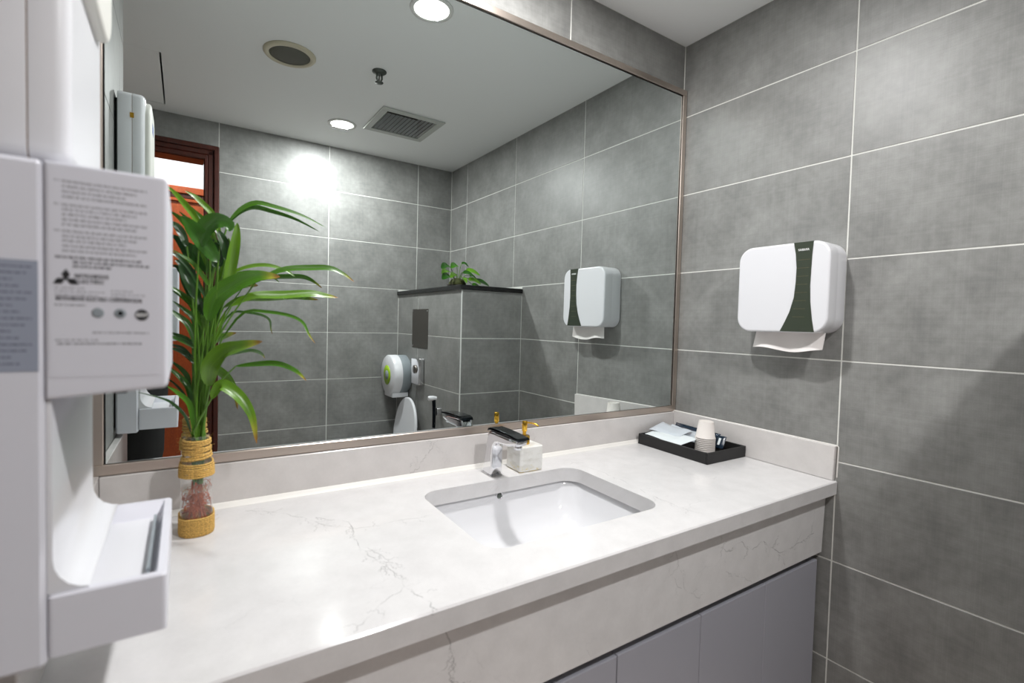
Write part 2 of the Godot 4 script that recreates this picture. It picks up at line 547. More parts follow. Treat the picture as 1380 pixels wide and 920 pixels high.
const ROWS := [0.0, 0.3, 0.6, 0.9, 1.2, 1.5, 1.8, 2.1, 2.376]
func build_room() -> void:
	rng.seed = 21
	var g := 0.0012
	var e := structure("wall_east", "grey cement-look tiled wall beside the worktop")
	block(e, "grout_bed", Vector3(g, 0, -0.12), Vector3(0.12, CEIL + 0.1, BACK_Z + 0.12), "grout")
	tiles(e, Vector3.ZERO, Vector3.BACK, [0.0, 0.6], ROWS)
	tiles(e, Vector3.ZERO, Vector3.BACK, [0.6, 1.103], ROWS.slice(0, 6))
	tiles(e, Vector3.ZERO, Vector3.BACK, [0.6, 1.2], ROWS.slice(5))
	tiles(e, Vector3.ZERO, Vector3.BACK, [1.2, 1.8, BACK_Z], ROWS.slice(5))
	var n := structure("wall_north", "grey tiled wall that carries the mirror")
	block(n, "grout_bed", Vector3(LEFT_X - 0.14, 0, -g), Vector3(g, CEIL + 0.1, -0.12), "grout")
	for q in [[-1.7792, -1.774], [-1.774, -1.174], [-1.174, -0.574], [-0.574, 0.0]]:
		if q[1] - q[0] > 0.05: tile(n, Vector3.ZERO, Vector3.RIGHT, q[0], q[1], 2.1, CEIL)
	for q in [[-1.774, -1.174], [-1.174, -0.574], [-0.574, 0.0]]:
		tile(n, Vector3.ZERO, Vector3.RIGHT, q[0], q[1], 0.0, 0.3)
	var s := structure("wall_south", "grey tiled wall with the doorway, seen in the mirror")
	block(s, "grout_bed", Vector3(0.12, 0, BACK_Z + g), Vector3(-1.53, CEIL + 0.1, BACK_Z + 0.12), "grout")
	block(s, "grout_bed", Vector3(-1.53, 2.16, BACK_Z + g), Vector3(-2.33, CEIL + 0.1, BACK_Z + 0.12), "grout")
	block(s, "grout_bed", Vector3(-2.33, 0, BACK_Z + g), Vector3(-2.72, CEIL + 0.1, BACK_Z + 0.12), "grout")
	var so := Vector3(0, 0, BACK_Z)
	tiles(s, so, Vector3.LEFT, [0.0, 0.26], ROWS.slice(5))
	tiles(s, so, Vector3.LEFT, [0.26, 0.857], ROWS.slice(5))
	tiles(s, so, Vector3.LEFT, [0.388, 0.857], ROWS.slice(0, 6))
	tiles(s, so, Vector3.LEFT, [0.857, 1.459], ROWS)
	tiles(s, so, Vector3.LEFT, [1.459, 2.059, 2.402], [2.235, CEIL])
	tiles(s, so, Vector3.LEFT, [2.402, 2.6], ROWS)
	# partition that carries the hand dryer, and the recess beyond its end
	var pz := 0.70
	var w := structure("wall_west", "pale grey tiled wall end behind the hand dryer")
	block(w, "grout_bed", Vector3(LEFT_X - g, 0, -0.12), Vector3(LEFT_X - 0.14, CEIL + 0.1, pz - g), "grout")
	tiles(w, Vector3(LEFT_X, 0, 0), Vector3.FORWARD, [-pz, -0.6, 0.0], ROWS)
	var r := structure("wall_recess", "tiled walls of the recess left of the partition")
	block(r, "grout_bed", Vector3(LEFT_X - 0.1, 0, pz - g), Vector3(-2.72, CEIL + 0.1, pz - 0.12), "grout")
	block(r, "grout_bed", Vector3(-2.6 - g, 0, pz - 0.12), Vector3(-2.72, CEIL + 0.1, BACK_Z + 0.12), "grout")
	tiles(r, Vector3(0, 0, pz), Vector3.RIGHT, [-2.6, -2.379, LEFT_X], ROWS)
	tiles(r, Vector3(-2.6, 0, 0), Vector3.FORWARD, [-BACK_Z, -1.9, -1.3, -pz], ROWS)
	var f := structure("floor", "grey tiled floor")
	block(f, "floor_slab", Vector3(-2.72, -0.1, -0.12), Vector3(0.12, 0, BACK_Z + 0.12), "floor_tile")
	var c := structure("ceiling", "white plaster ceiling")
	var zn := -0.12
	var zs := BACK_Z + 0.12
	var openings := [[-2.215, -1.705, 1.325, 1.935], [-0.741, -0.469, 1.294, 1.566]]   # the hatch and the air vent
	var from := -2.72
	for q in openings:
		block(c, "ceiling_slab", Vector3(from, CEIL, zn), Vector3(q[0], CEIL + 0.1, zs), "plaster")
		block(c, "ceiling_slab", Vector3(q[0], CEIL, zn), Vector3(q[1], CEIL + 0.1, q[2]), "plaster")
		block(c, "ceiling_slab", Vector3(q[0], CEIL, q[3]), Vector3(q[1], CEIL + 0.1, zs), "plaster")
		from = q[1]
	block(c, "ceiling_slab", Vector3(from, CEIL, zn), Vector3(0.12, CEIL + 0.1, zs), "plaster")
	block(c, "void_cover", Vector3(-2.3, CEIL + 0.2, 1.25), Vector3(-1.6, CEIL + 0.25, 2.0), "plaster")
	for q in [[-2.3, -2.215, 1.25, 2.0], [-1.705, -1.6, 1.25, 2.0], [-2.215, -1.705, 1.25, 1.325], [-2.215, -1.705, 1.935, 2.0]]:
		block(c, "void_cover", Vector3(q[0], CEIL + 0.1, q[2]), Vector3(q[1], CEIL + 0.2, q[3]), "plaster")
	# boxed-in pipe duct in the far corner, with a black stone shelf
	var d := structure("wall_duct", "grey tiled pipe duct box in the far corner behind the toilet")
	var bx := -0.388
	var bz := 1.103
	block(d, "grout_bed", Vector3(bx + g, 0, bz + g), Vector3(-0.001, 1.46, BACK_Z - 0.001), "grout")
	tiles(d, Vector3(bx, 0, 0), Vector3.BACK, [bz, 1.69, BACK_Z], [0.0, 0.3, 0.6, 0.9, 1.2, 1.46])
	tiles(d, Vector3(0, 0, bz), Vector3.LEFT, [0.0, -bx], [0.0, 0.3, 0.6, 0.9, 1.2, 1.46])
	block(d, "corner_trim", Vector3(bx - 0.001, 0, bz - 0.001), Vector3(bx + 0.004, 1.46, bz + 0.004), "white_trim")
	var sh := block(d, "shelf_slab", Vector3(bx - 0.012, 1.461, bz - 0.012), Vector3(-0.001, 1.486, BACK_Z - 0.001), "black_stone", 0.003)
	sh.set_meta("label", "black stone shelf slab")

func build_corridor() -> void:
	# wooden doorway in the far wall and what shows through it
	var d := structure("door_1", "dark reddish wooden doorway casing, seen in the mirror")
	var y0 := 2.16
	for q in [[-1.459, -1.532, 1], [-2.402, -2.329, -1]]:
		var k: float = -q[2]
		block(d, "casing", Vector3(q[0], 0, BACK_Z - 0.022), Vector3(q[0] + k * 0.026, 2.235, BACK_Z - 0.0005), "dark_wood", 0.004)
		block(d, "casing", Vector3(q[0] + k * 0.026, 0, BACK_Z - 0.014), Vector3(q[0] + k * 0.055, 2.206, BACK_Z - 0.0005), "dark_wood", 0.004)
		block(d, "casing", Vector3(q[0] + k * 0.055, 0, BACK_Z - 0.018), Vector3(q[0] + k * 0.072, 2.18, BACK_Z - 0.0005), "dark_wood", 0.004)
		block(d, "jamb", Vector3(q[1] + k * -0.002, 0, BACK_Z + 0.0), Vector3(q[1] - k * 0.02, y0, BACK_Z + 0.12), "dark_wood")
	block(d, "casing", Vector3(-1.459, 2.209, BACK_Z - 0.022), Vector3(-2.402, 2.235, BACK_Z - 0.0005), "dark_wood", 0.004)
	block(d, "casing", Vector3(-1.485, 2.18, BACK_Z - 0.014), Vector3(-2.376, 2.209, BACK_Z - 0.0005), "dark_wood", 0.004)
	block(d, "casing", Vector3(-1.514, 2.155, BACK_Z - 0.018), Vector3(-2.347, 2.18, BACK_Z - 0.0005), "dark_wood", 0.004)
	block(d, "head", Vector3(-1.532, 2.152, BACK_Z), Vector3(-2.329, 2.165, BACK_Z + 0.12), "dark_wood")
	var w := structure("wall_corridor", "white corridor walls beyond the doorway")
	var z0 := BACK_Z + 0.121
	var z1 := 3.2
	block(w, "corridor_far_wall", Vector3(-0.2, 0, z1), Vector3(-3.4, 2.7, z1 + 0.1), "corridor_wall")
	block(w, "corridor_end_wall", Vector3(-0.2, 0, z0), Vector3(-0.3, 2.7, z1), "corridor_wall")
	block(w, "corridor_end_wall", Vector3(-3.4, 0, z0), Vector3(-3.3, 2.7, z1), "corridor_wall")
	block(w, "corridor_near_wall", Vector3(-2.72, 0, z0 - 0.1), Vector3(-3.4, 2.7, z0), "corridor_wall")
	block(w, "corridor_near_wall", Vector3(0.1, CEIL + 0.1, z0 - 0.12), Vector3(-3.4, 2.75, z0), "corridor_wall")
	block(w, "corridor_ceiling", Vector3(-0.2, 2.7, z0), Vector3(-3.4, 2.8, z1 + 0.1), "corridor_wall")
	block(w, "corridor_floor", Vector3(-0.2, -0.1, z0 - 0.002), Vector3(-3.4, 0, z1 + 0.1), "floor_tile")
	var e := structure("door_2", "orange-brown wooden door across the corridor, seen in the mirror")
	var top := 2.232
	for x in [-1.22, -2.18]:
		block(e, "casing", Vector3(x - 0.035, 0, z1 - 0.03), Vector3(x + 0.035, top, z1 - 0.0005), "orange_wood", 0.004)
	block(e, "casing", Vector3(-1.255, top - 0.05, z1 - 0.032), Vector3(-2.145, top, z1 - 0.0005), "orange_wood", 0.004)
	block(e, "casing", Vector3(-1.255, top - 0.085, z1 - 0.018), Vector3(-2.145, top - 0.05, z1 - 0.0005), "dark_wood", 0.004)
	block(e, "casing", Vector3(-1.255, top - 0.11, z1 - 0.03), Vector3(-2.145, top - 0.087, z1 - 0.0005), "orange_wood", 0.004)
	block(e, "leaf", Vector3(-1.256, 0.005, z1 - 0.012), Vector3(-2.144, top - 0.112, z1 - 0.0005), "orange_wood")

func downlight(label: String, x: float, y: float, z: float, r: float, energy: float, tint: Color) -> void:
	var t := thing("ceiling_downlight", label, "ceiling light", at(x, y, z))
	put(t, "trim_ring", lathe([[r, -0.0005], [r + 0.014, -0.0005], [r + 0.013, -0.004], [r, -0.005], [r, -0.0005]], 40).mesh(), M.white_trim)
	put(t, "lamp_diffuser", lathe([[r - 0.001, -0.003], [r - 0.001, -0.0008]], 40).mesh(), M.lamp_diffuser)
	var l := AreaLight3D.new()
	l.name = "lamp_glow"
	l.area_size = Vector2(r * 1.35, r * 1.35)
	l.light_energy = energy
	l.light_color = tint
	l.area_range = 8.0
	l.shadow_enabled = true
	l.transform = Transform3D(Basis(Vector3.RIGHT, -PI / 2), Vector3(0, -0.006, 0))
	t.add_child(l)

func build_lamps() -> void:
	var tint := Color(1.0, 0.997, 0.995)
	downlight("round ceiling downlight above the washbasin", -0.902, CEIL, 0.392, 0.062, 1.10, tint)
	downlight("round ceiling downlight beside the square air vent", -0.887, CEIL, 1.632, 0.062, 1.65, tint)
	downlight("round downlight in the corridor ceiling", -1.75, 2.7, 2.7, 0.08, 1.2, tint)

func build_mirror() -> void:
	var t := thing("wall_mirror", "large wall mirror in a slim brushed steel frame above the worktop", "mirror", at(-0.889, 0.958, 0))
	var x0 := -0.8885
	var x1 := 0.8875
	var h := 1.242
	var w := 0.022
	var zf := 0.018
	var rail := func(a: Vector3, b: Vector3): block(t, "frame_rail", a, b, "brushed_steel", 0.0015)
	rail.call(Vector3(x0, 0, 0.0005), Vector3(x1, w, zf))
	rail.call(Vector3(x0, h - w, 0.0005), Vector3(x1, h, zf))
	rail.call(Vector3(x0, w, 0.0005), Vector3(x0 + w, h - w, zf))
	rail.call(Vector3(x1 - w, w, 0.0005), Vector3(x1, h - w, zf))
	block(t, "backing", Vector3(x0 + w, w, 0.0005), Vector3(x1 - w, h - w, 0.008), "black_backing")
	var m := block(t, "glass", Vector3(x0 + w + 0.003, w + 0.001, 0.0085), Vector3(x1 - w - 0.003, h - w - 0.004, 0.0126), "mirror_glass")
	m.set_meta("label", "mirror glass")

func build_vanity() -> void:
	var veins := [
		[[Vector2(-1.383, .1705), Vector2(-1.3274, .2263), Vector2(-1.3406, .3422), Vector2(-1.329, .4047), Vector2(-1.3159, .4657), Vector2(-1.3163, .5194), Vector2(-1.3026, .5641), Vector2(-1.297, .605)], 0.75],
		[[Vector2(-1.3163, .5194), Vector2(-1.3631, .5461), Vector2(-1.402, .5795), Vector2(-1.4215, .5955)], 0.5],
		[[Vector2(-1.3406, .3422), Vector2(-1.315, .40), Vector2(-1.3002, .46)], 0.5],
		[[Vector2(-1.5088, .0638), Vector2(-1.4516, .1031), Vector2(-1.404, .1597), Vector2(-1.3724, .2232), Vector2(-1.323, .2658), Vector2(-1.2436, .2665), Vector2(-1.17, .282)], 0.5],
		[[Vector2(-.6045, .1026), Vector2(-.592, .191), Vector2(-.5852, .2914), Vector2(-.6056, .4051), Vector2(-.6034, .4756), Vector2(-.6093, .546)], 0.4],
		[[Vector2(-.33, .28), Vector2(-.36, .36), Vector2(-.33, .42)], 0.3],
	]
	for v in veins:
		for i in v[0].size(): v[0][i] += Vector2(1.78, 0)
	var top := mat("quartz_top", Color(1, 1, 1), 0.14)
	top.albedo_texture = stone_image(2048, 704, 1150.0, veins, 22, 61)
	var av := [
		[[Vector2(-.5401, .7728), Vector2(-.4866, .7478), Vector2(-.4399, .7621), Vector2(-.3875, .7292), Vector2(-.3362, .7396), Vector2(-.2472, .6871), Vector2(-.1807, .6888), Vector2(-.064, .7029)], 0.85],
		[[Vector2(-.2472, .6871), Vector2(-.2165, .6442), Vector2(-.2457, .6243)], 0.75],
		[[Vector2(-1.2684, .80), Vector2(-1.2517, .7371), Vector2(-1.2592, .7151), Vector2(-1.2369, .6904)], 0.8],
		[[Vector2(-.7355, .7379), Vector2(-.7111, .7484), Vector2(-.6699, .7035)], 0.4],
		[[Vector2(-.70, .80), Vector2(-.66, .70), Vector2(-.60, .66)], 0.4],
		[[Vector2(-.50, .70), Vector2(-.44, .67), Vector2(-.38, .64)], 0.35],
	]
	for v in av:
		for i in v[0].size(): v[0][i] = Vector2(v[0][i].x + 1.78, 0.82 - v[0][i].y)
	var apron := mat("quartz_apron", Color(1, 1, 1), 0.2)
	apron.albedo_texture = stone_image(2048, 256, 1150.0, av, 16, 62)
	var bv := [[[Vector2(-1.1141, .8578), Vector2(-1.1059, .8708), Vector2(-1.0845, .878), Vector2(-1.0697, .905), Vector2(-1.0546, .9197), Vector2(-1.026, .955)], 0.6]]
	for v in bv:
		for i in v[0].size(): v[0][i] = Vector2(v[0][i].x + 1.78, 0.962 - v[0][i].y)
	var bs := mat("quartz_splash", Color(0.99, 0.98, 0.97), 0.2)
	bs.albedo_texture = stone_image(2048, 128, 1150.0, bv, 12, 63)
	var t := thing("vanity_worktop", "white veined quartz worktop with backsplash and deep front apron", "worktop", Transform3D(Basis(Vector3.RIGHT, TILT), Vector3(0, TOP_Y, 0)))
	# slab with the basin cut-out
	var mb := MB.new()
	var cx := -0.882
	var cz := 0.313
	var hole := rrect(0.50, 0.35, 0.05, 8)
	var x0 := LEFT_X + 0.001
	var x1 := -0.0015
	var z0 := 0.001
	var z1 := 0.606
	var ch := 0.003
	var rim := func(grow: float) -> PackedVector2Array:   # a point on the slab's outline for each point of the hole
		var out := PackedVector2Array()
		for v in hole:
			var p := Vector2(v.x, v.y)
			var hw := Vector2(x1 - cx if p.x > 0 else cx - x0, z1 - cz if p.y > 0 else cz - z0) + Vector2.ONE * grow
			var k := minf(hw.x / maxf(absf(p.x), 1e-5), hw.y / maxf(absf(p.y), 1e-5))
			out.push_back(p * k)
		# corners
		for c in [Vector2(1, 1), Vector2(-1, 1), Vector2(-1, -1), Vector2(1, -1)]:
			var want := Vector2((x1 - cx if c.x > 0 else x0 - cx) + grow * c.x, (z1 - cz if c.y > 0 else z0 - cz) + grow * c.y)
			var best := 0
			for i in out.size():
				if out[i].distance_to(want) < out[best].distance_to(want): best = i
			out[best] = want
		return out
	var o := Vector2(cx, cz)
	var a := lift(hole, 0, Vector2.ONE, o)
	var ao := lift(rim.call(-ch), 0, Vector2.ONE, o)
	var bo := lift(rim.call(0.0), -ch, Vector2.ONE, o)
	var bl := lift(rim.call(0.0), -0.040, Vector2.ONE, o)
	var al := lift(hole, -0.040, Vector2.ONE, o)
	mb.loft([a, ao], -1, false, false)
	mb.loft([ao, bo], -1, false, false)
	mb.loft([bo, bl], -1, false, false)
	mb.loft([bl, al], -1, false, false)
	mb.loft([al, a], 2, false, false)
	mb.uvf = func(p: Vector3): return Vector2((p.x + 1.78) * 1150.0 / 2048.0, (p.z - p.y) * 1150.0 / 704.0)
	put(t, "slab", mb.mesh(), top)
	var face := func(called: String, lo: Vector3, hi: Vector3, m: Material, h: float, along_z: bool):
		var b := MB.new().box((lo + hi) / 2, hi - lo, 0.0015)
		b.uvf = func(p: Vector3): return Vector2(((p.z - 0.8 if along_z else p.x) + 1.78) * 1150.0 / 2048.0, (0.1035 - p.y if h < 200 else -0.0385 - p.y) * 1150.0 / h)
		return put(t, called, b.mesh(), m)
	face.call("backsplash", Vector3(LEFT_X + 0.017, 0.0005, 0.001), Vector3(-0.0145, 0.0985, 0.019), bs, 128.0, false)
	face.call("side_splash", Vector3(-0.014, 0.0005, 0.0015), Vector3(-0.001, 0.104, 0.598), bs, 128.0, true)
	face.call("side_splash", Vector3(LEFT_X + 0.001, 0.0005, 0.0015), Vector3(LEFT_X + 0.0165, 0.100, 0.598), bs, 128.0, true)
	face.call("apron", Vector3(LEFT_X + 0.002, -0.2265, 0.562), Vector3(-0.006, -0.0405, 0.580), apron, 256.0, false)
	# sealant beads
	var bead := MB.new()
	var prof := [Vector2(0.0192, 0.0002), Vector2(0.031, 0.0002), Vector2(0.0265, 0.0042), Vector2(0.0225, 0.009), Vector2(0.0192, 0.011)]
	var la := PackedVector3Array(); var lb := PackedVector3Array()
	for q in prof:
		la.push_back(Vector3(LEFT_X + 0.018, q.y, q.x)); lb.push_back(Vector3(-0.015, q.y, q.x))
	bead.loft([la, lb], -1)
	put(t, "sealant_bead", bead.mesh(), M.sealant)
	var bead2 := tube([Vector3(-0.0135, 0.1035, 0.02), Vector3(-0.002, 0.1035, 0.3), Vector3(-0.002, 0.1045, 0.598), Vector3(-0.001, 0.10, 0.602), Vector3(-0.001, 0.01, 0.603)], 0.0022, 6)
	put(t, "sealant_bead", bead2.mesh(), M.sealant)
	# hung cabinet below
	var cab := thing("vanity_cabinet", "hung grey laminate cabinet with flat handleless doors under the apron", "cabinet", at(0, 0, 0))
	block(cab, "carcass", Vector3(LEFT_X + 0.004, 0.205, 0.03), Vector3(-0.022, 0.588, 0.538), "cabinet_laminate")
	block(cab, "top_rail", Vector3(LEFT_X + 0.004, 0.5885, 0.03), Vector3(-0.022, 0.79, 0.04), "cabinet_laminate")
	var xs := [-0.014, -0.296, -0.579, -0.861, -1.144, -1.427, -1.710]
	for i in 6:
		block(cab, "door", Vector3(xs[i] - 0.001, 0.205, 0.5385), Vector3(xs[i + 1] + 0.001, 0.594, 0.567), "cabinet_laminate", 0.0012)
	block(cab, "filler_strip", Vector3(-1.711, 0.205, 0.5385), Vector3(LEFT_X + 0.004, 0.594, 0.567), "cabinet_laminate", 0.0012)

func build_sink() -> void:
	var t := thing("washbasin", "white rectangular undermount ceramic washbasin set in the worktop", "sink", Transform3D(Basis(Vector3.RIGHT, TILT), Vector3(-0.882, TOP_Y - TILT * 0.313, 0.313)))
	var mb := MB.new()
	var loops := []
	# [y, half x, half z, radius, shift z]
	for q in [[-0.178, .13, .08, .06], [-0.176, .17, .11, .07], [-0.14, .235, .165, .07], [-0.06, .268, .195, .07], [-0.0412, .285, .212, .06], [-0.0405, .283, .210, .06], [-0.0405, .262, .188, .056], [-0.044, .257, .184, .056], [-0.06, .252, .181, .06], [-0.10, .241, .172, .07], [-0.135, .222, .154, .075], [-0.152, .195, .128, .075], [-0.160, .155, .095, .07], [-0.163, .09, .05, .05], [-0.1645, .035, .03, .029]]:
		loops.append(lift(rrect(q[1] * 2, q[2] * 2, q[3], 8), q[0]))
	mb.loft(loops, 1)
	put(t, "bowl", mb.mesh(), M.ceramic)
	# overflow hole in the back wall, drain in the floor
	var ring := lathe([[0.0075, 0.0], [0.0115, 0.0], [0.0115, 0.0025], [0.0095, 0.0035], [0.0075, 0.002], [0.0075, 0.0]], 24)
	var ot := Transform3D(Basis(Vector3.RIGHT, PI / 2 - 0.18), Vector3(-0.005, -0.050, -0.1835))
	put(t, "overflow_ring", ring.mesh(), M.chrome, ot)
	put(t, "overflow_plug", lathe([[0.0092, 0.0], [0.0092, 0.0015], [0.006, 0.0035], [0.001, 0.004]], 20).mesh(), M.dull_steel, ot)
	put(t, "drain", lathe([[0.024, 0.0], [0.026, 0.001], [0.024, 0.003], [0.012, 0.004], [0.002, 0.004]], 24).mesh(), M.chrome, at(0, -0.1645, 0))

# ---------------------------------------------------------------- hand dryer
func print_texture(w: int, h: int, base: Color, ink: Color, rows: Array, seed_: int) -> ImageTexture:   # small unreadable print: rows of [v, u0, u1, height, darkness]
	rng.seed = seed_
	var img := Image.create(w, h, false, Image.FORMAT_RGB8)
	img.fill(base)
	for r in rows:
		var x := int(r[1] * w)
		var y := int(r[0] * h)
		var hh := maxi(2, int(r[3] * h))
		while x < int(r[2] * w):
			var word := rng.randi_range(7, 26)
			for i in word:
				if x + i < int(r[2] * w) and i % 5 != 4:
					var a := rng.randi_range(0, hh / 3)
					img.fill_rect(Rect2i(x + i, y + a, 1, maxi(1, hh - a - rng.randi_range(0, hh / 3))), base.lerp(ink, r[4] * rng.randf_range(0.6, 1.0)))
			x += word + rng.randi_range(3, 6)
	return ImageTexture.create_from_image(img)

func print_quad(parent: Node, called: String, lo: Vector3, hi: Vector3, tex: Texture2D, rough: float) -> void:   # a thin printed film facing +z
	var m := mat("film_" + called, Color(1, 1, 1), rough)
	m.albedo_texture = tex
	var mb := MB.new().box((lo + hi) / 2, hi - lo)
	mb.uvf = func(p: Vector3): return Vector2((p.x - lo.x) / (hi.x - lo.x), 1.0 - (p.y - lo.y) / (hi.y - lo.y))
	put(parent, called, mb.mesh(), m)

func words(parent: Node, called: String, text: String, height: float, material: Material, t: Transform3D, bold := false, fit := 0.0) -> void:
	var tm := TextMesh.new()
	var f := SystemFont.new()
	f.font_names = PackedStringArray(["Droid Sans"])
	if bold: f.font_weight = 700
	tm.font = f
	tm.text = text
	tm.font_size = 32
	tm.pixel_size = height / 23.0
	tm.depth = 0.0003
	tm.curve_step = 2.0
	var s := 1.0
	if fit > 0:
		var w := tm.get_aabb().size.x
		if w > 0: s = fit / w
	put(parent, called, tm, material, t.scaled_local(Vector3(s, 1, 1)))

func build_hand_dryer() -> void:
	var x0 := LEFT_X + 0.004
	var xp := -1.726
	var xf_ := -1.635
	var z1 := 0.432
	var z2 := 0.685
	var t := thing("hand_dryer", "white wall hand dryer with printed side label above a drip tray", "hand dryer", at(LEFT_X, 0.958, (z1 + z2) / 2))
	var o := -t.position
	var blk := func(called: String, a: Vector3, b: Vector3, m: String, bev: float): return block(t, called, a + o, b + o, m, bev)
	blk.call("dryer_gap_shade", Vector3(LEFT_X + 0.0005, 0.975, z1 + 0.012), Vector3(x0, 1.40, z2 - 0.012), "gap_dark", 0.0)  # black plate added to paint the shade between dryer and wall
	blk.call("back_panel", Vector3(x0, 0.958, z1), Vector3(xp, 1.418, z2), "dryer_plastic", 0.004)
	# blower head: front face leans in a little at its lower edge
	var prof := PackedVector2Array([Vector2(xp + 0.0004, 1.2045), Vector2(xf_ - 0.0035, 1.2115), Vector2(xf_ - 0.001, 1.213), Vector2(xf_, 1.2155), Vector2(xf_, 1.414), Vector2(xf_ - 0.0012, 1.4168), Vector2(xf_ - 0.004, 1.418), Vector2(xp + 0.0004, 1.418)])
	var head := extrude(prof, z2 - z1, 0.004, -1)
	put(t, "blower_head", head.mesh(), M.dryer_plastic, Transform3D(Basis.IDENTITY, Vector3(0, 0, (z1 + z2) / 2) + o))
	for k in 9:
		blk.call("air_slot", Vector3(xf_ - 0.045, 1.2035, z1 + 0.03 + k * 0.022), Vector3(xf_ - 0.035, 1.2088, z1 + 0.042 + k * 0.022), "gap_dark", 0.0)
	# hollow with a curved back between the head and the tray
	var cove := PackedVector2Array([Vector2(xp + 0.0004, 1.204), Vector2(xp + 0.004, 1.204), Vector2(xp + 0.004, 1.056), Vector2(xp + 0.0052, 1.047), Vector2(xp + 0.0088, 1.0385), Vector2(xp + 0.015, 1.031), Vector2(xp + 0.024, 1.0265), Vector2(xp + 0.030, 1.0255), Vector2(xp + 0.030, 1.0238), Vector2(xp + 0.0004, 1.0238)])
	put(t, "hollow_lining", extrude(cove, z2 - z1 - 0.010, 0.0, 3).mesh(), M.white_plastic, Transform3D(Basis.IDENTITY, Vector3(0, 0, (z1 + z2) / 2) + o))
	# drip tray
	var yt := 1.0235
	var yb := 0.966
	var cx := (xp + xf_) / 2
	var cz := (z1 + z2) / 2
	var w := xf_ - xp - 0.001
	var d := z2 - z1 - 0.002
	var mb := MB.new()
	var outer := rrect(w, d, 0.004, 3)
	var loops := [lift(outer, yb), lift(outer, yt - 0.002), lift(rrect(w - 0.003, d - 0.003, 0.003, 3), yt), lift(rrect(w - 0.016, d - 0.016, 0.003, 3), yt), lift(rrect(w - 0.024, d - 0.05, 0.003, 3), yt - 0.016), lift(rrect(w - 0.03, d - 0.056, 0.003, 3), yt - 0.018)]
	mb.loft(loops, -1)
	put(t, "drip_tray", mb.mesh(), M.dryer_plastic, Transform3D(Basis.IDENTITY, Vector3(cx, 0, cz) + o))
	var lin := MB.new()
	lin.loft([lift(rrect(w - 0.030, d - 0.054, 0.003, 3), yt - 0.0176), lift(rrect(w - 0.032, d - 0.056, 0.003, 3), yt - 0.0165)], -1)
	put(t, "tray_floor", lin.mesh(), M.white_plastic, Transform3D(Basis.IDENTITY, Vector3(cx, 0, cz) + o))
	blk.call("tray_slot", Vector3(xf_ - 0.0195, yt - 0.0168, cz - 0.085), Vector3(xf_ - 0.0165, yt - 0.008, cz + 0.085), "grey_plastic", 0.0)
	# printed label on the side of the head
	var rows := []
	for q in [[0.062, 4, 0.024, 0.11, 0.88], [0.172, 5, 0.023, 0.11, 0.88], [0.296, 5, 0.023, 0.11, 0.88]]:
		rows.append([q[0], 0.045, 0.095, 0.012, 0.55])
		for k in int(q[1]): rows.append([q[0] + k * q[2], q[3], q[4] - (0.1 * (k % 3)), 0.015, 0.55])
	for k in 3: rows.append([0.418 + k * 0.021, 0.05 if k == 0 else 0.20, [0.83, 0.9, 0.55][k], 0.016, 0.95])
	for k in 3: rows.append([0.566 + k * 0.017, 0.045, [0.3, 0.48, 0.42][k], 0.011, 0.4])
	for k in 3: rows.append([0.572 + k * 0.017, 0.54, [0.75, 0.86, 0.7][k], 0.011, 0.4])
	rows.append([0.647, 0.045, 0.31, 0.012, 0.6])
	rows.append([0.778, 0.37, 0.90, 0.012, 0.6])
	rows.append([0.815, 0.045, 0.42, 0.012, 0.5]); rows.append([0.832, 0.06, 0.83, 0.013, 0.7])
	var lw := 0.080
	var lh := 0.190
	var lx := xp + 0.004
	var ly := 1.2245
	print_quad(t, "print_label", Vector3(lx, ly, z2 - 0.0005) + o, Vector3(lx + lw, ly + lh, z2 + 0.0004) + o, print_texture(420, 1000, Color(0.83, 0.83, 0.86), Color(0.13, 0.13, 0.15), rows, 71), 0.4)
	var lt := func(u: float, v: float): return Transform3D(Basis.IDENTITY, Vector3(lx + u * lw, ly + lh - v * lh, z2 + 0.0005) + o)
	words(t, "print", "MITSUBISHI", 0.0036, M.dark_print, lt.call(0.365, 0.512), true, 0.024)
	words(t, "print", "ELECTRIC", 0.0036, M.dark_print, lt.call(0.345, 0.538), true, 0.021)
	words(t, "print", "MITSUBISHI ELECTRIC CORPORATION", 0.0038, M.dark_print, lt.call(0.44, 0.622), true, 0.062)
	var rh := func(u: float, v: float, a: float):
		var mb2 := MB.new()
		var q := []
		for k in [Vector2(0, 0.0052), Vector2(0.003, 0), Vector2(0, -0.0052), Vector2(-0.003, 0)]:
			var r: Vector2 = k.rotated(a)
			q.append(Vector3(r.x, r.y, 0))
		var l0 := PackedVector3Array(q)
		var l1 := PackedVector3Array()
		for v3 in q: l1.push_back(v3 + Vector3(0, 0, 0.0003))
		mb2.loft([l0, l1], -1)
		put(t, "print_emblem", mb2.mesh(), M.dark_print, lt.call(u, v))
	rh.call(0.14, 0.508, 0.0); rh.call(0.085, 0.54, TAU / 3 + PI); rh.call(0.195, 0.54, -TAU / 3 + PI)
	var oval := lathe([[0.0054, 0], [0.0054, 0.0003]], 20)
	put(t, "print_emblem", oval.mesh(), M.dark_print, (lt.call(0.83, 0.692) as Transform3D) * Transform3D(Basis(Vector3.RIGHT, PI / 2), Vector3.ZERO))
	words(t, "print", "NSF", 0.0036, M.white_print, (lt.call(0.83, 0.692) as Transform3D).translated_local(Vector3(0, 0, 0.0004)), true)
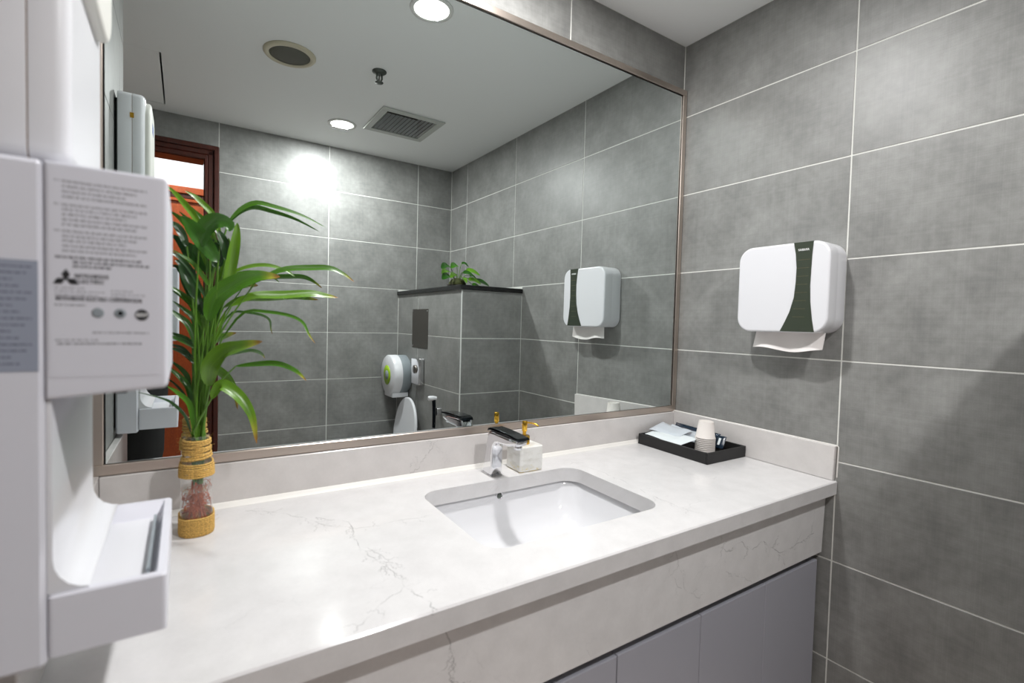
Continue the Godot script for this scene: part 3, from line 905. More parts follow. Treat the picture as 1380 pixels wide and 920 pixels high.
	for q in [[0.625, 0.0046, 0.0032], [0.625, 0.0020, 0.0], [0.42, 0.0046, 0.0034]]:
		var rg := lathe([[q[2], 0], [q[1], 0], [q[1], 0.0003], [q[2], 0.0003]], 20) if q[2] > 0 else lathe([[q[1], 0], [q[1], 0.0003]], 16)
		put(t, "print_emblem", rg.mesh(false), M.dark_print if q[2] == 0 else M.grey_plastic, (lt.call(q[0], 0.687) as Transform3D) * Transform3D(Basis(Vector3.RIGHT, PI / 2), Vector3.ZERO))
	# foil data sticker on the side of the back panel
	var rows2 := []
	for k in 16: rows2.append([0.05 + k * 0.058, 0.18, [0.9, 0.82, 0.6, 0.72][k % 4], 0.02, 0.8])
	print_quad(t, "data_sticker", Vector3(x0 + 0.004, 1.2305, z2 - 0.0005) + o, Vector3(-1.7295, 1.3285, z2 + 0.0005) + o, print_texture(200, 460, Color(0.58, 0.60, 0.66), Color(0.16, 0.17, 0.22), rows2, 72), 0.35)

	nest_all(t, ["air_slot", "print_label", "print", "print_emblem"], "blower_head")
	nest_all(t, ["data_sticker"], "back_panel")
	nest_all(t, ["tray_floor", "tray_slot"], "drip_tray")

func build_wall_dispenser() -> void:
	var t := thing("wall_dispenser", "white rounded wall dispenser with a side seam above the hand dryer", "dispenser", at(LEFT_X, 1.445, 0.555))
	var w := 0.212
	var h := 0.461
	var turn := Basis(Vector3.UP, PI / 2)      # slab's z becomes x
	var o := Vector3(0, h / 2 - 0.024, 0)
	put(t, "dispenser_gap_shade", slab(w - 0.02, h - 0.03, 0.006, 0.02, 0.001).mesh(), M.gap_dark, Transform3D(turn, o + Vector3(0.0005, 0, 0)))  # black slab put in for the shaded gap behind the rear shell
	put(t, "rear_shell", slab(w, h, 0.0315, 0.014, 0.003, 6, 0.0006).mesh(), M.white_plastic, Transform3D(turn, o + Vector3(0.0068, 0, 0)))
	put(t, "seam", slab(w - 0.002, h - 0.002, 0.0012, 0.013, 0.0002).mesh(), M.seam_brown, Transform3D(turn, o + Vector3(0.0382, 0, 0)))
	put(t, "front_cover", slab(w, h, 0.029, 0.014, 0.0006, 6, 0.012).mesh(), M.white_plastic, Transform3D(turn, o + Vector3(0.0393, 0, 0)))
	put(t, "front_hood", slab(w - 0.012, 0.262, 0.020, 0.045, 0.004, 8, 0.007).mesh(), M.cream_plastic, Transform3D(turn, Vector3(0.060, 0.298, 0)))
	put(t, "lock", MB.new().box(Vector3.ZERO, Vector3(0.009, 0.014, 0.002), 0.0006).mesh(), M.gold, at(0.0385, 0.375, -w / 2 - 0.0006))
	put(t, "sticker", MB.new().box(Vector3.ZERO, Vector3(0.0006, 0.026, 0.05)).mesh(), M.blue_sticker, at(0.0803, 0.375, 0))
	nest_all(t, ["sticker"], "front_hood")
	nest_all(t, ["lock"], "rear_shell")

func build_towel_dispenser() -> void:
	var zc := 0.4635
	var t := thing("paper_towel_dispenser", "white rounded paper towel dispenser with dark curved window on the tiled wall", "dispenser", at(0, 1.28, zc))
	var turn := Basis(Vector3.UP, -PI / 2)     # slab's z becomes -x, its x becomes z
	var h := 0.268
	var w := 0.277
	var o := Vector3(-0.0005, h / 2, 0)
	put(t, "housing", slab(w - 0.001, h - 0.001, 0.052, 0.045, 0.002, 8, 0.0005).mesh(), M.white_plastic, Transform3D(turn, o))
	put(t, "cover", slab(w, h, 0.048, 0.045, 0.0005, 8, 0.006).mesh(), M.white_plastic, Transform3D(turn, o + Vector3(-0.0525, 0, 0)))
	var pts := []
	for q in [[.4995, 1.5475], [.506, 1.514], [.510, 1.473], [.5095, 1.43], [.506, 1.385], [.495, 1.343], [.482, 1.312], [.468, 1.283], [.567, 1.283], [.560, 1.32], [.5535, 1.37], [.551, 1.42], [.552, 1.47], [.553, 1.51], [.5555, 1.5475]]:
		pts.append(Vector2(q[0] - zc, q[1] - 1.28))
	var win := extrude(PackedVector2Array(pts), 0.003, 0.0006, -1)
	var wt := Transform3D(turn, Vector3(-0.1011, 0, 0))
	put(t, "window", win.mesh(), M.window_smoke, wt)
	for k in 8:
		var y: float = 1.495 - k * 0.024
		var zc2: float = lerpf(0.531, 0.522, k / 7.0)
		put(t, "folded_sheet", MB.new().box(Vector3.ZERO, Vector3(0.0005, 0.0016, 0.034)).mesh(), M.towel_edge, at(-0.1028, y - 1.28, zc2 - zc))
	words(t, "lettering", "SARAYA", 0.0062, M.white_print, Transform3D(turn, Vector3(-0.1029, 1.5245 - 1.28, 0.529 - zc)), true, 0.031)
	nest_all(t, ["folded_sheet", "lettering"], "window")
	# the next sheet hangs out underneath
	var mb := MB.new()
	var front := PackedVector3Array()
	var n := 15
	var rowsv := []
	for r in 6:
		var l := PackedVector3Array()
		for i in n:
			var u := float(i) / (n - 1)
			var f := r / 5.0
			var z := lerpf(lerpf(0.367, 0.578, u), lerpf(0.360, 0.574, u), f)
			var drop := 0.055 - 0.006 * sin(u * PI * 2.2 + 0.6)
			var x := -0.055 - 0.014 * sin(PI * u) * f - 0.006 * sin(u * 9.0) * f - 0.010 * f * absf(u - 0.5)
			l.push_back(Vector3(x, 1.281 - drop * f, z))
		rowsv.append(l)
	mb.loft(rowsv, 1, false, false, false)
	var back := MB.new()
	back.add(mb, at(0.0012, 0, 0))
	mb.add(back)
	var p := thing("paper_towel", "white folded paper towel hanging out of the dispenser", "paper towel", at(0, 0, 0))
	put(p, "sheet", mb.mesh(false), M.paper_towel)

# ---------------------------------------------------------------- things on the worktop
func build_faucet() -> void:
	var z0 := 0.09
	var t := thing("basin_faucet", "chrome single-lever basin faucet with dark top plate behind the washbasin", "faucet", on_top(-0.887, z0))
	var y0 := TOP_Y - TILT * z0
	var turn := Basis(Vector3.UP, -PI / 2)      # outline's x becomes z
	var prof := PackedVector2Array()
	for q in [[.060, .8568], [.113, .8565], [.1165, .885], [.1155, .915], [.1155, .932], [.119, .944], [.127, .9525], [.14, .9565], [.16, .9575], [.185, .9585], [.212, .9645], [.228, .9685], [.2315, .9725], [.2315, .984], [.19, .986], [.14, .986], [.100, .985], [.089, .981], [.082, .972], [.077, .950], [.069, .905]]:
		prof.push_back(Vector2(q[0] - z0, q[1] - y0))
	put(t, "body", extrude(prof, 0.037, 0.009, 1).mesh(), M.chrome, Transform3D(turn, Vector3.ZERO))
	var plate := PackedVector2Array()
	for q in [[.085, .9815], [.092, .9855], [.14, .987], [.19, .987], [.2325, .985], [.238, .9865], [.2385, .9885], [.232, .991], [.19, .9945], [.14, .9955], [.103, .9945], [.088, .990]]:
		plate.push_back(Vector2(q[0] - z0, q[1] - y0))
	put(t, "lever_plate", extrude(plate, 0.039, 0.002, -1).mesh(), M.dark_chrome, Transform3D(turn, Vector3.ZERO))
	put(t, "aerator", lathe([[0.009, -0.004], [0.011, -0.003], [0.011, 0.006], [0.008, 0.008]], 20).mesh(), M.chrome, at(0, 0.961 - y0, 0.213 - z0))
	put(t, "base_ring", MB.new().box(Vector3(0, 0.0012, 0), Vector3(0.039, 0.0022, 0.055), 0.0008).mesh(), M.chrome, at(0, 0, 0.0865 - z0))

	nest_all(t, ["aerator"], "body")

func build_soap() -> void:
	var zc := 0.0885
	var t := thing("soap_dispenser", "white marbled cube soap dispenser with gold pump beside the faucet", "soap dispenser", on_top(-0.776, zc, 0.0))
	var m := mat("marbled_resin", Color(1, 1, 1), 0.25)
	rng.seed = 33
	var img := Image.create(256, 256, false, Image.FORMAT_RGB8)
	var n := FastNoiseLite.new()
	n.seed = 8; n.frequency = 0.012; n.fractal_octaves = 4; n.domain_warp_enabled = true; n.domain_warp_amplitude = 30.0
	for y in 256:
		for x in 256:
			var v := n.get_noise_2d(x, y)
			var col := Color(0.89, 0.885, 0.87).lerp(Color(0.80, 0.79, 0.76), clampf(v + 0.2, 0, 1))
			var k := clampf(1.0 - absf(v - 0.12) * 34.0, 0, 1) * clampf((y - 175) / 50.0, 0, 1)
			col = col.lerp(Color(0.80, 0.66, 0.12), k)
			if y > 247 + 4 * sin(x * 0.09): col = col.lerp(Color(0.82, 0.68, 0.18), 0.7)
			img.set_pixel(x, y, col)
	m.albedo_texture = ImageTexture.create_from_image(img)
	var b := MB.new().box(Vector3(0, 0.0375, 0), Vector3(0.080, 0.0745, 0.074), 0.003)
	b.uvf = func(p: Vector3): return Vector2((p.x + p.z) * 6.0 + 0.5, 0.99 - p.y / 0.076)
	put(t, "block", b.mesh(), m)
	put(t, "collar", lathe([[0.0165, 0.0752], [0.0165, 0.098], [0.0155, 0.0995], [0.006, 0.0995]], 28).mesh(), M.gold, at(-0.004, 0, 0))
	put(t, "pump_stem", lathe([[0.0055, 0.0996], [0.0055, 0.112]], 16).mesh(), M.gold, at(-0.004, 0, 0))
	put(t, "pump_head", lathe([[0.006, 0.1115], [0.008, 0.113], [0.008, 0.141], [0.007, 0.1425], [0.002, 0.143]], 20).mesh(), M.gold, at(-0.004, 0, 0))
	var nz := smooth_path([Vector3(0, 0.1385, 0), Vector3(0.016, 0.1375, 0.018), Vector3(0.024, 0.1335, 0.030), Vector3(0.026, 0.1305, 0.033)], 10)
	put(t, "nozzle", tube(nz, 0.0024, 10).mesh(), M.gold, at(-0.004, 0, 0))
	nest_all(t, ["nozzle"], "pump_head")

func build_tray() -> void:
	var xa := -0.2285
	var xb := -0.0165
	var za := 0.0345
	var zb := 0.3245
	var cx := (xa + xb) / 2
	var cz := (za + zb) / 2
	var t := thing("amenity_tray", "black rectangular amenity tray in the worktop corner", "tray", on_top(cx, cz))
	var w := xb - xa
	var d := zb - za
	var h := 0.038
	block(t, "base", Vector3(-w / 2 + 0.001, 0.0005, -d / 2 + 0.001), Vector3(w / 2 - 0.001, 0.005, d / 2 - 0.001), "black_leatherette")
	for s in [-1, 1]:
		block(t, "side", Vector3(-w / 2, 0.0003, s * d / 2), Vector3(w / 2, h, s * (d / 2 - 0.006)), "black_leatherette", 0.0012)
		block(t, "side", Vector3(s * w / 2, 0.0003, -d / 2 + 0.0062), Vector3(s * (w / 2 - 0.006), h, d / 2 - 0.0062), "black_leatherette", 0.0012)
	# nested paper cups upside down: [bottom is the open rim]
	var tb := t.transform
	var cup_prof := [[0.0315, 0.0], [0.0336, 0.0008], [0.0338, 0.0026], [0.0318, 0.0036], [0.0249, 0.0565], [0.0243, 0.058], [0.0225, 0.058], [0.0225, 0.0555], [0.0237, 0.054], [0.0304, 0.002]]
	var cup := lathe(cup_prof, 36).mesh(false)
	var top_disc := lathe([[0.0228, 0.0552], [0.0228, 0.0558]], 30).mesh()
	var step := 0.0062
	var cup_words := ["lowest", "second", "third", "fourth", "fifth", "sixth", "seventh", "eighth", "topmost"]
	for k in 9:
		var c := thing("paper_cup", "white paper cup, %s of the upside-down stack in the tray" % cup_words[k], "paper cup", tb * at(-0.128 - cx + 0.015, 0.0055 + k * step, 0.248 - cz - 0.016), "stacked paper cups in the tray")
		put(c, "wall", cup, M.paper_cup)
		put(c, "bottom", top_disc, M.paper_cup)
	# sachets: flat pouches, slightly pillowed, lying and leaning in the tray
	var pouch := func(w2: float, l2: float, th: float, wav: float) -> MB:
		var mb := MB.new()
		var up := []; var dn := []
		for i in 9:
			var a := PackedVector3Array(); var b := PackedVector3Array()
			for j in 7:
				var u := i / 8.0; var v := j / 6.0
				var e := minf(1.0, 6.0 * minf(minf(u, 1 - u), minf(v, 1 - v)))
				var y := wav * sin(u * 7.0 + v * 2.0) * 0.5
				a.push_back(Vector3((v - 0.5) * w2, y + th * 0.5 * e + 0.0003, (u - 0.5) * l2))
				b.push_back(Vector3((v - 0.5) * w2, y - th * 0.5 * e - 0.0003, (u - 0.5) * l2))
			up.append(a); dn.append(b)
		mb.loft(up, 1, false, false, false)
		mb.loft(dn, 1, false, false, false)
		return mb
	var list := [
		["white_sachet", "white sachet lying frontmost in the black tray", 0.092, 0.158, 0.006, Vector3(-0.052, 0.0435, -0.044), Vector3(0.03, -0.04, 0.14)],
		["silver_sachet", "crumpled clear film sachet behind the white one in the tray", 0.085, 0.125, 0.012, Vector3(-0.012, 0.054, -0.080), Vector3(0.05, 0.06, 0.20)],
		["silver_sachet", "silver film sachet between the crumpled one and the navy ones", 0.055, 0.170, 0.006, Vector3(0.024, 0.046, -0.036), Vector3(0.03, -0.03, 0.45)],
		["navy_sachet", "navy sachet leaning against the longest navy one in the tray", 0.046, 0.175, 0.005, Vector3(0.052, 0.040, -0.030), Vector3(0.03, 0.0, 0.80)],
		["navy_sachet", "longest navy sachet standing nearest the side splash", 0.048, 0.190, 0.005, Vector3(0.074, 0.042, -0.034), Vector3(0.02, 0.0, 1.05)],
		["navy_sachet", "short navy sachet sticking up behind the paper cups", 0.046, 0.050, 0.006, Vector3(0.060, 0.040, 0.068), Vector3(0.0, 0.15, 0.95)],
	]
	for q in list:
		var s := thing(q[0], q[1], "sachet", tb * Transform3D(Basis.from_euler(q[6]), q[5]), "sachets in the tray")
		var pm: ArrayMesh = pouch.call(q[2], q[3], q[4], 0.006 if q[0] == "silver_sachet" else 0.002).mesh(false)
		put(s, "pouch", pm, M.silver_film if q[0] == "silver_sachet" else M[q[0]])
		if q[0] == "navy_sachet":
			put(s, "printed_band", MB.new().box(Vector3.ZERO, Vector3(q[2] * 0.55, q[4] + 0.0016, q[3] * 0.16)).mesh(), M.white_sachet, at(0, 0, q[3] * 0.12))
			nest_all(s, ["printed_band"], "pouch")

func build_vase_plant() -> void:
	var zc := 0.125
	var xc := -1.600
	var t := thing("glass_vase", "clear bottle vase wrapped in jute rope beside the hand dryer", "vase", on_top(xc, zc))
	# [height, width x, depth z, corner radius]
	var prof := [[0.0006, .050, .068, .022], [0.003, .055, .073, .024], [.118, .055, .073, .024], [.132, .054, .070, .026], [.146, .048, .058, .023], [.155, .043, .046, .021], [.190, .041, .041, .0204], [.193, .043, .043, .0214]]
	var shape := func(h: float) -> Array:
		for k in prof.size() - 1:
			if h <= prof[k + 1][0]:
				var f: float = clampf((h - prof[k][0]) / (prof[k + 1][0] - prof[k][0]), 0, 1)
				return [lerpf(prof[k][1], prof[k + 1][1], f), lerpf(prof[k][2], prof[k + 1][2], f), lerpf(prof[k][3], prof[k + 1][3], f)]
		return [prof[-1][1], prof[-1][2], prof[-1][3]]
	var loops := []
	for q in prof: loops.append(lift(rrect(q[1], q[2], q[3], 6), q[0]))
	var gm := MB.new()
	gm.loft(loops, 1, true, false)
	put(t, "glass_wall", gm.mesh(false), M.clear_glass)
	rng.seed = 91
	var wrap := func(h: float, r: float, slope: float):
		var path := []
		var s: Array = shape.call(h)
		for v in rrect(s[0] + r * 1.7, s[1] + r * 1.7, s[2] + r, 5):
			path.append(Vector3(v.x, h + slope * v.x + rng.randf_range(-0.0005, 0.0005), v.y))
		put(t, "rope_wrap", tube(path, r, 7, true).mesh(), M.jute_rope)
	for k in 10: wrap.call(0.0022 + k * 0.0036, 0.0020, 0.0)
	for k in 7: wrap.call(0.118 + k * 0.0036, 0.0020, 0.0)
	for k in 9: wrap.call(0.150 + k * 0.0042, 0.0024, [0.10, 0.16, -0.05, 0.12, 0.06, -0.08, 0.10, 0.02, 0.0][k])
	for k in 60:   # loose fibres
		var h: float = [0.02, 0.13, 0.165, 0.18][k % 4] + rng.randf_range(-0.012, 0.012)
		var s: Array = shape.call(h)
		var a := rng.randf() * TAU
		var p := Vector3(cos(a) * (s[0] / 2 + 0.004), h, sin(a) * (s[1] / 2 + 0.004))
		if k == 0: t.set_meta("fibres", MB.new())
		(t.get_meta("fibres") as MB).add(tube([p, p + Vector3(cos(a), rng.randf_range(-0.6, 0.8), sin(a)) * rng.randf_range(0.004, 0.010)], [0.0002, 0.0001], 3))
	var fib := put(t, "rope_fibres", (t.get_meta("fibres") as MB).mesh(false), M.jute_rope)
	fib.set_meta("kind", "stuff")
	t.remove_meta("fibres")
	var wl := 0.088
	var wmb := MB.new()
	wmb.loft([lift(rrect(.053, .071, .0235, 6), wl - 0.001), lift(rrect(.053, .071, .0235, 6), wl)], 1)
	put(t, "water_surface", wmb.mesh(), M.clear_glass)
	# the plant: stems from the neck, arching blades, roots in the water
	var pl := thing("bamboo_plant", "leafy green plant with long arching blades standing in the rope-wrapped vase", "plant", on_top(xc, zc))
	var inv := pl.transform.affine_inverse()
	var neck := Vector3(xc, TOP_Y - TILT * zc + 0.186, zc)
	var bunch := Vector3(xc, TOP_Y - TILT * zc + 0.095, zc)
	# [pixel path, width px, z at base, z at tip, tone, brown tip]
	var G := [Color(0.028, 0.115, 0.006), Color(0.056, 0.180, 0.004), Color(0.115, 0.260, 0.008), Color(0.014, 0.060, 0.010), Color(0.22, 0.33, 0.05)]
	var leaves := [
		[[[309, 297], [325, 281], [345, 273], [370, 278], [405, 289], [440, 307]], 9, .034, .047, 1, 0],
		[[[281, 432], [290, 402], [318, 381], [348, 371], [378, 373]], 29, .16, .19, 1, 1],
		[[[300, 374], [330, 360], [360, 357], [385, 364], [398, 373]], 7, .11, .12, 2, 0],
		[[[345, 379], [380, 363], [420, 360.5], [445, 361], [462, 368], [478, 380]], 11, .15, .167, 1, 1],
		[[[312, 412], [340, 398], [380, 397], [420, 395], [440, 398], [456, 401]], 15, .13, .113, 2, 1],
		[[[300, 455], [328, 421], [360, 420], [390, 425], [408, 434], [416, 450], [425, 463]], 6, .14, .29, 1, 1],
		[[[303, 402], [311, 362], [318, 322], [320, 300]], 17, .14, .13, 2, 0],
		[[[268, 333], [276, 307], [292, 297], [308, 302], [309, 312]], 27, .18, .20, 0, 0],
		[[[294, 352], [276, 328], [258, 305], [244, 291]], 26, .17, .20, 0, 0],
		[[[284, 350], [268, 302], [250, 276], [236, 260], [223, 249]], 10, .11, .15, 2, 0],
		[[[284, 330], [272, 297], [258, 281], [240, 266]], 7, .10, .09, 1, 0],
		[[[298, 320], [288, 291], [275, 276], [262, 264], [249, 257]], 10, .09, .10, 2, 0],
		[[[304, 350], [303, 330], [297, 316], [290, 309]], 14, .10, .09, 3, 0],
		[[[290, 360], [294, 340], [290, 326]], 16, .08, .08, 3, 0],
		[[[285, 537], [295, 519], [306, 521], [326, 537], [340, 562], [346, 598]], 19, .18, .22, 2, 1],
		[[[283, 520], [283, 495], [300, 474], [322, 466], [354, 460]], 28, .17, .28, 2, 1],
		[[[318, 493], [345, 490], [375, 490], [398, 499], [413, 513]], 10, .16, .30, 1, 1],
		[[[261, 580], [256, 546], [241, 530], [225, 520]], 8, .15, .16, 1, 0],
		[[[257, 582], [250, 561], [236, 546], [220, 537], [184, 528]], 5, .14, .19, 3, 0],
		[[[257, 540], [253, 521], [241, 506], [224, 493]], 9, .12, .10, 0, 0],
		[[[269, 480], [256, 441], [241, 426], [226, 415]], 10, .13, .12, 0, 0],
		[[[271, 440], [261, 411], [246, 396], [228, 385]], 9, .11, .11, 1, 0],
		[[[276, 400], [259, 366], [241, 346], [223, 337]], 8, .15, .16, 3, 0],
		[[[263, 402], [252, 374], [246, 357], [236, 350]], 15, .13, .12, 3, 0],
		[[[274, 424], [264, 396], [259, 378], [262, 362]], 14, .12, .11, 3, 0],
		[[[266, 470], [251, 461], [237, 455], [222, 450]], 8, .12, .10, 0, 0],
		[[[281, 384], [273, 371], [256, 351], [231, 336]], 7, .16, .17, 1, 0],
		[[[252, 332], [246, 316], [237, 303], [226, 298]], 12, .12, .11, 3, 0],
		[[[262, 490], [248, 476], [236, 470], [224, 468]], 7, .09, .07, 3, 0],
		[[[285, 440], [292, 420], [300, 395], [318, 385]], 10, .09, .07, 0, 0],
		[[[270, 460], [262, 430], [250, 418], [232, 405]], 9, .08, .06, 0, 0],
		[[[276, 470], [292, 452], [300, 430], [304, 418]], 6, .10, .09, 2, 0],
	]
	for q in leaves:
		var pts := []
		var n: int = q[0].size()
		for i in n:
			pts.append(sight(q[0][i][0], q[0][i][1], lerpf(q[2], q[3], float(i) / (n - 1))))
		var path := smooth_path(pts, 18)
		var blade := put(pl, "leaf", leaf_mesh(path, q[1] / 800.0, G[q[4]], q[5] == 1, inv), M.leaf)
		# its stalk, from the neck of the vase
		var b: Vector3 = pts[0]
		var dir := (pts[0] - pts[1] as Vector3).normalized()
		var off := Vector3((b.x - xc) * 0.10 + rng.randf_range(-0.008, 0.008), 0, (b.z - zc) * 0.15 + rng.randf_range(-0.008, 0.008))
		off.x = clampf(off.x, -0.014, 0.014); off.z = clampf(off.z, -0.014, 0.014)
		var nk := neck + off
		var sp := smooth_path([bunch + off * 0.6, nk, nk.lerp(b, 0.55) + dir * 0.02 + Vector3(-(b.x - xc) * 0.22, 0, 0), b], 12)
		var rad := []
		for i in 12: rad.append(lerpf(0.0034, 0.0013, i / 11.0))
		for i in sp.size(): sp[i] = inv * sp[i]
		nest(blade, put(pl, "stem", tube(sp, rad, 7).mesh(), M.stem_green))
	rng.seed = 17
	var rt := MB.new()
	for k in 110:
		var a := rng.randf() * TAU
		var p := Vector3(cos(a) * 0.008, rng.randf_range(0.045, 0.10), sin(a) * 0.010)
		var l := [p]
		for j in 4:
			p = p + Vector3(rng.randf_range(-0.013, 0.013), rng.randf_range(-0.020, 0.008), rng.randf_range(-0.016, 0.016))
			p.x = clampf(p.x, -0.024, 0.024); p.z = clampf(p.z, -0.032, 0.032); p.y = clampf(p.y, 0.008, 0.115)
			l.append(p)
		rt.add(tube(smooth_path(l, 9), 0.0006, 4))
	for k in 7:
		var a := TAU * k / 7.0
		rt.add(tube(smooth_path([Vector3(cos(a) * 0.008, 0.10, sin(a) * 0.008), Vector3(cos(a) * 0.009, 0.06, sin(a) * 0.01), Vector3(cos(a) * 0.016, 0.018, sin(a) * 0.02)], 7), 0.0016, 5))
	var ro := put(pl, "roots", rt.mesh(false), M.root)
	ro.set_meta("kind", "stuff")
	ro.set_meta("label", "tangled rusty brown roots in water")

func leaf_mesh(path: Array, width: float, tone: Color, brown: bool, inv: Transform3D) -> ArrayMesh:
	var mb := MB.new()
	var n := path.size()
	var rows := []
	var cols := []
	var uvs := []
	for i in n:
		var t := float(i) / (n - 1)
		var p: Vector3 = path[i]
		var tan := ((path[mini(i + 1, n - 1)] - path[maxi(i - 1, 0)]) as Vector3).normalized()
		var view := (EYE - p).normalized()
		var face := (view * 0.75 + Vector3.UP * 0.5 + Vector3(0, 0, 0.2)).normalized()
		var side := tan.cross(face).normalized()
		var nor := side.cross(tan).normalized()
		var w := width * 0.5 * pow(sin(PI * clampf(pow(t, 0.8) * 0.97 + 0.03, 0, 1)), 0.75)
		var r := PackedVector3Array()
		var cc := []
		var uu := []
		for k in 5:
			var u := (k - 2) / 2.0
			r.push_back(inv * (p + side * w * u - nor * w * 0.35 * (1.0 - absf(u)) + nor * w * 0.08 * sin(t * 11.0 + u * 3.0)))
			var col := tone.lerp(tone * 1.5, absf(u) * 0.5)
			if brown:
				if t > 0.90: col = col.lerp(Color(0.40, 0.17, 0.04), clampf((t - 0.90) / 0.05, 0, 1))
				elif t > 0.8: col = col.lerp(Color(0.42, 0.42, 0.05), (t - 0.8) / 0.1)
			cc.append(col); uu.append(Vector2(0.5 + u * 0.5, t))
		rows.append(r); cols.append(cc); uvs.append(uu)
	for i in n - 1:
		for k in 4:
			for f in [[0, 0], [0, 1], [1, 1], [0, 0], [1, 1], [1, 0]]:
				mb.p.push_back(rows[i + f[0]][k + f[1]])
				mb.c.push_back(cols[i + f[0]][k + f[1]])
				mb.uv.push_back(uvs[i + f[0]][k + f[1]])
			mb.g.push_back(1); mb.g.push_back(1)
	return mb.mesh(false)

# ---------------------------------------------------------------- ceiling
func build_ceiling_fittings() -> void:
	var s := thing("ceiling_speaker", "round ceiling speaker with cream rim and grey mesh", "speaker", at(-1.259, CEIL, 1.012))
	put(s, "rim", lathe([[0.078, -0.0004], [0.101, -0.0004], [0.101, -0.004], [0.096, -0.010], [0.080, -0.011], [0.077, -0.004]], 48).mesh(false), M.speaker_rim)
	put(s, "mesh_grille", lathe([[0.079, -0.001], [0.079, -0.007], [0.05, -0.0085], [0.001, -0.009]], 48).mesh(false), M.speaker_mesh)
	var k := thing("fire_sprinkler", "small chrome fire sprinkler head hanging from the ceiling", "sprinkler", at(-0.909, CEIL, 0.93))
	put(k, "escutcheon", lathe([[0.004, -0.0005], [0.031, -0.0005], [0.031, -0.004], [0.020, -0.012], [0.013, -0.014]], 28).mesh(false), M.dull_steel)
	for a in 2:
		put(k, "frame_arm", tube([Vector3(0.011 * (a * 2 - 1), -0.012, 0), Vector3(0.012 * (a * 2 - 1), -0.032, 0), Vector3(0.003 * (a * 2 - 1), -0.046, 0)], 0.0042, 6).mesh(), M.dull_steel)
	put(k, "glass_bulb", lathe([[0.001, -0.045], [0.003, -0.041], [0.003, -0.020], [0.001, -0.014]], 12).mesh(), M.vent_slat)
	put(k, "deflector", lathe([[0.003, -0.051], [0.017, -0.0505], [0.018, -0.048], [0.004, -0.045]], 20).mesh(), M.dull_steel)
	var v := thing("air_vent", "square white ceiling air vent with grey slanted slats", "air vent", at(-0.605, CEIL, 1.43))
	var h := 0.174
	var w := 0.036
	for q in [[-h, -h, h, -h + w], [-h, h - w, h, h], [-h, -h + w, -h + w, h - w], [h - w, -h + w, h, h - w]]:
		block(v, "frame_bar", Vector3(q[0], -0.0005, q[1]), Vector3(q[2], -0.009, q[3]), "vent_white", 0.002)
	var dk := h - w
	for q in [[-dk - 0.01, -dk - 0.01, -dk, dk + 0.01], [dk, -dk - 0.01, dk + 0.01, dk + 0.01], [-dk, -dk - 0.01, dk, -dk], [-dk, dk, dk, dk + 0.01]]:
		block(v, "duct_wall", Vector3(q[0], 0.1005, q[1]), Vector3(q[2], 0.40, q[3]), "galvanised")
		block(v, "duct_collar", Vector3(clampf(q[0], -dk + 0.0005, dk - 0.0015), -0.0004, clampf(q[1], -dk + 0.0005, dk - 0.0015)), Vector3(clampf(q[2], -dk + 0.0015, dk - 0.0005), 0.1, clampf(q[3], -dk + 0.0015, dk - 0.0005)), "galvanised")
	block(v, "duct_end", Vector3(-dk - 0.01, 0.40, -dk - 0.01), Vector3(dk + 0.01, 0.41, dk + 0.01), "galvanised")
	for i in 12:
		var x := -h + w + 0.013 + i * (2 * (h - w) - 0.026) / 11.0
		var sl := MB.new().box(Vector3.ZERO, Vector3(0.013, 0.0016, 2 * (h - w) - 0.004))
		put(v, "slat", sl.mesh(), M.vent_slat, Transform3D(Basis(Vector3.BACK, 0.95), Vector3(x, 0.000, 0)))
	var p := thing("ceiling_hatch", "flush white ceiling hatch with dark open edges", "ceiling hatch", at(-1.96, CEIL, 1.63))
	block(p, "panel", Vector3(-0.2535, 0.0, -0.3035), Vector3(0.248, 0.012, 0.3005), "plaster", 0.001)
	for x in [-0.15, 0.15]:
		block(p, "stiffener", Vector3(x - 0.02, 0.0122, -0.30), Vector3(x + 0.02, 0.03, 0.298), "plaster")

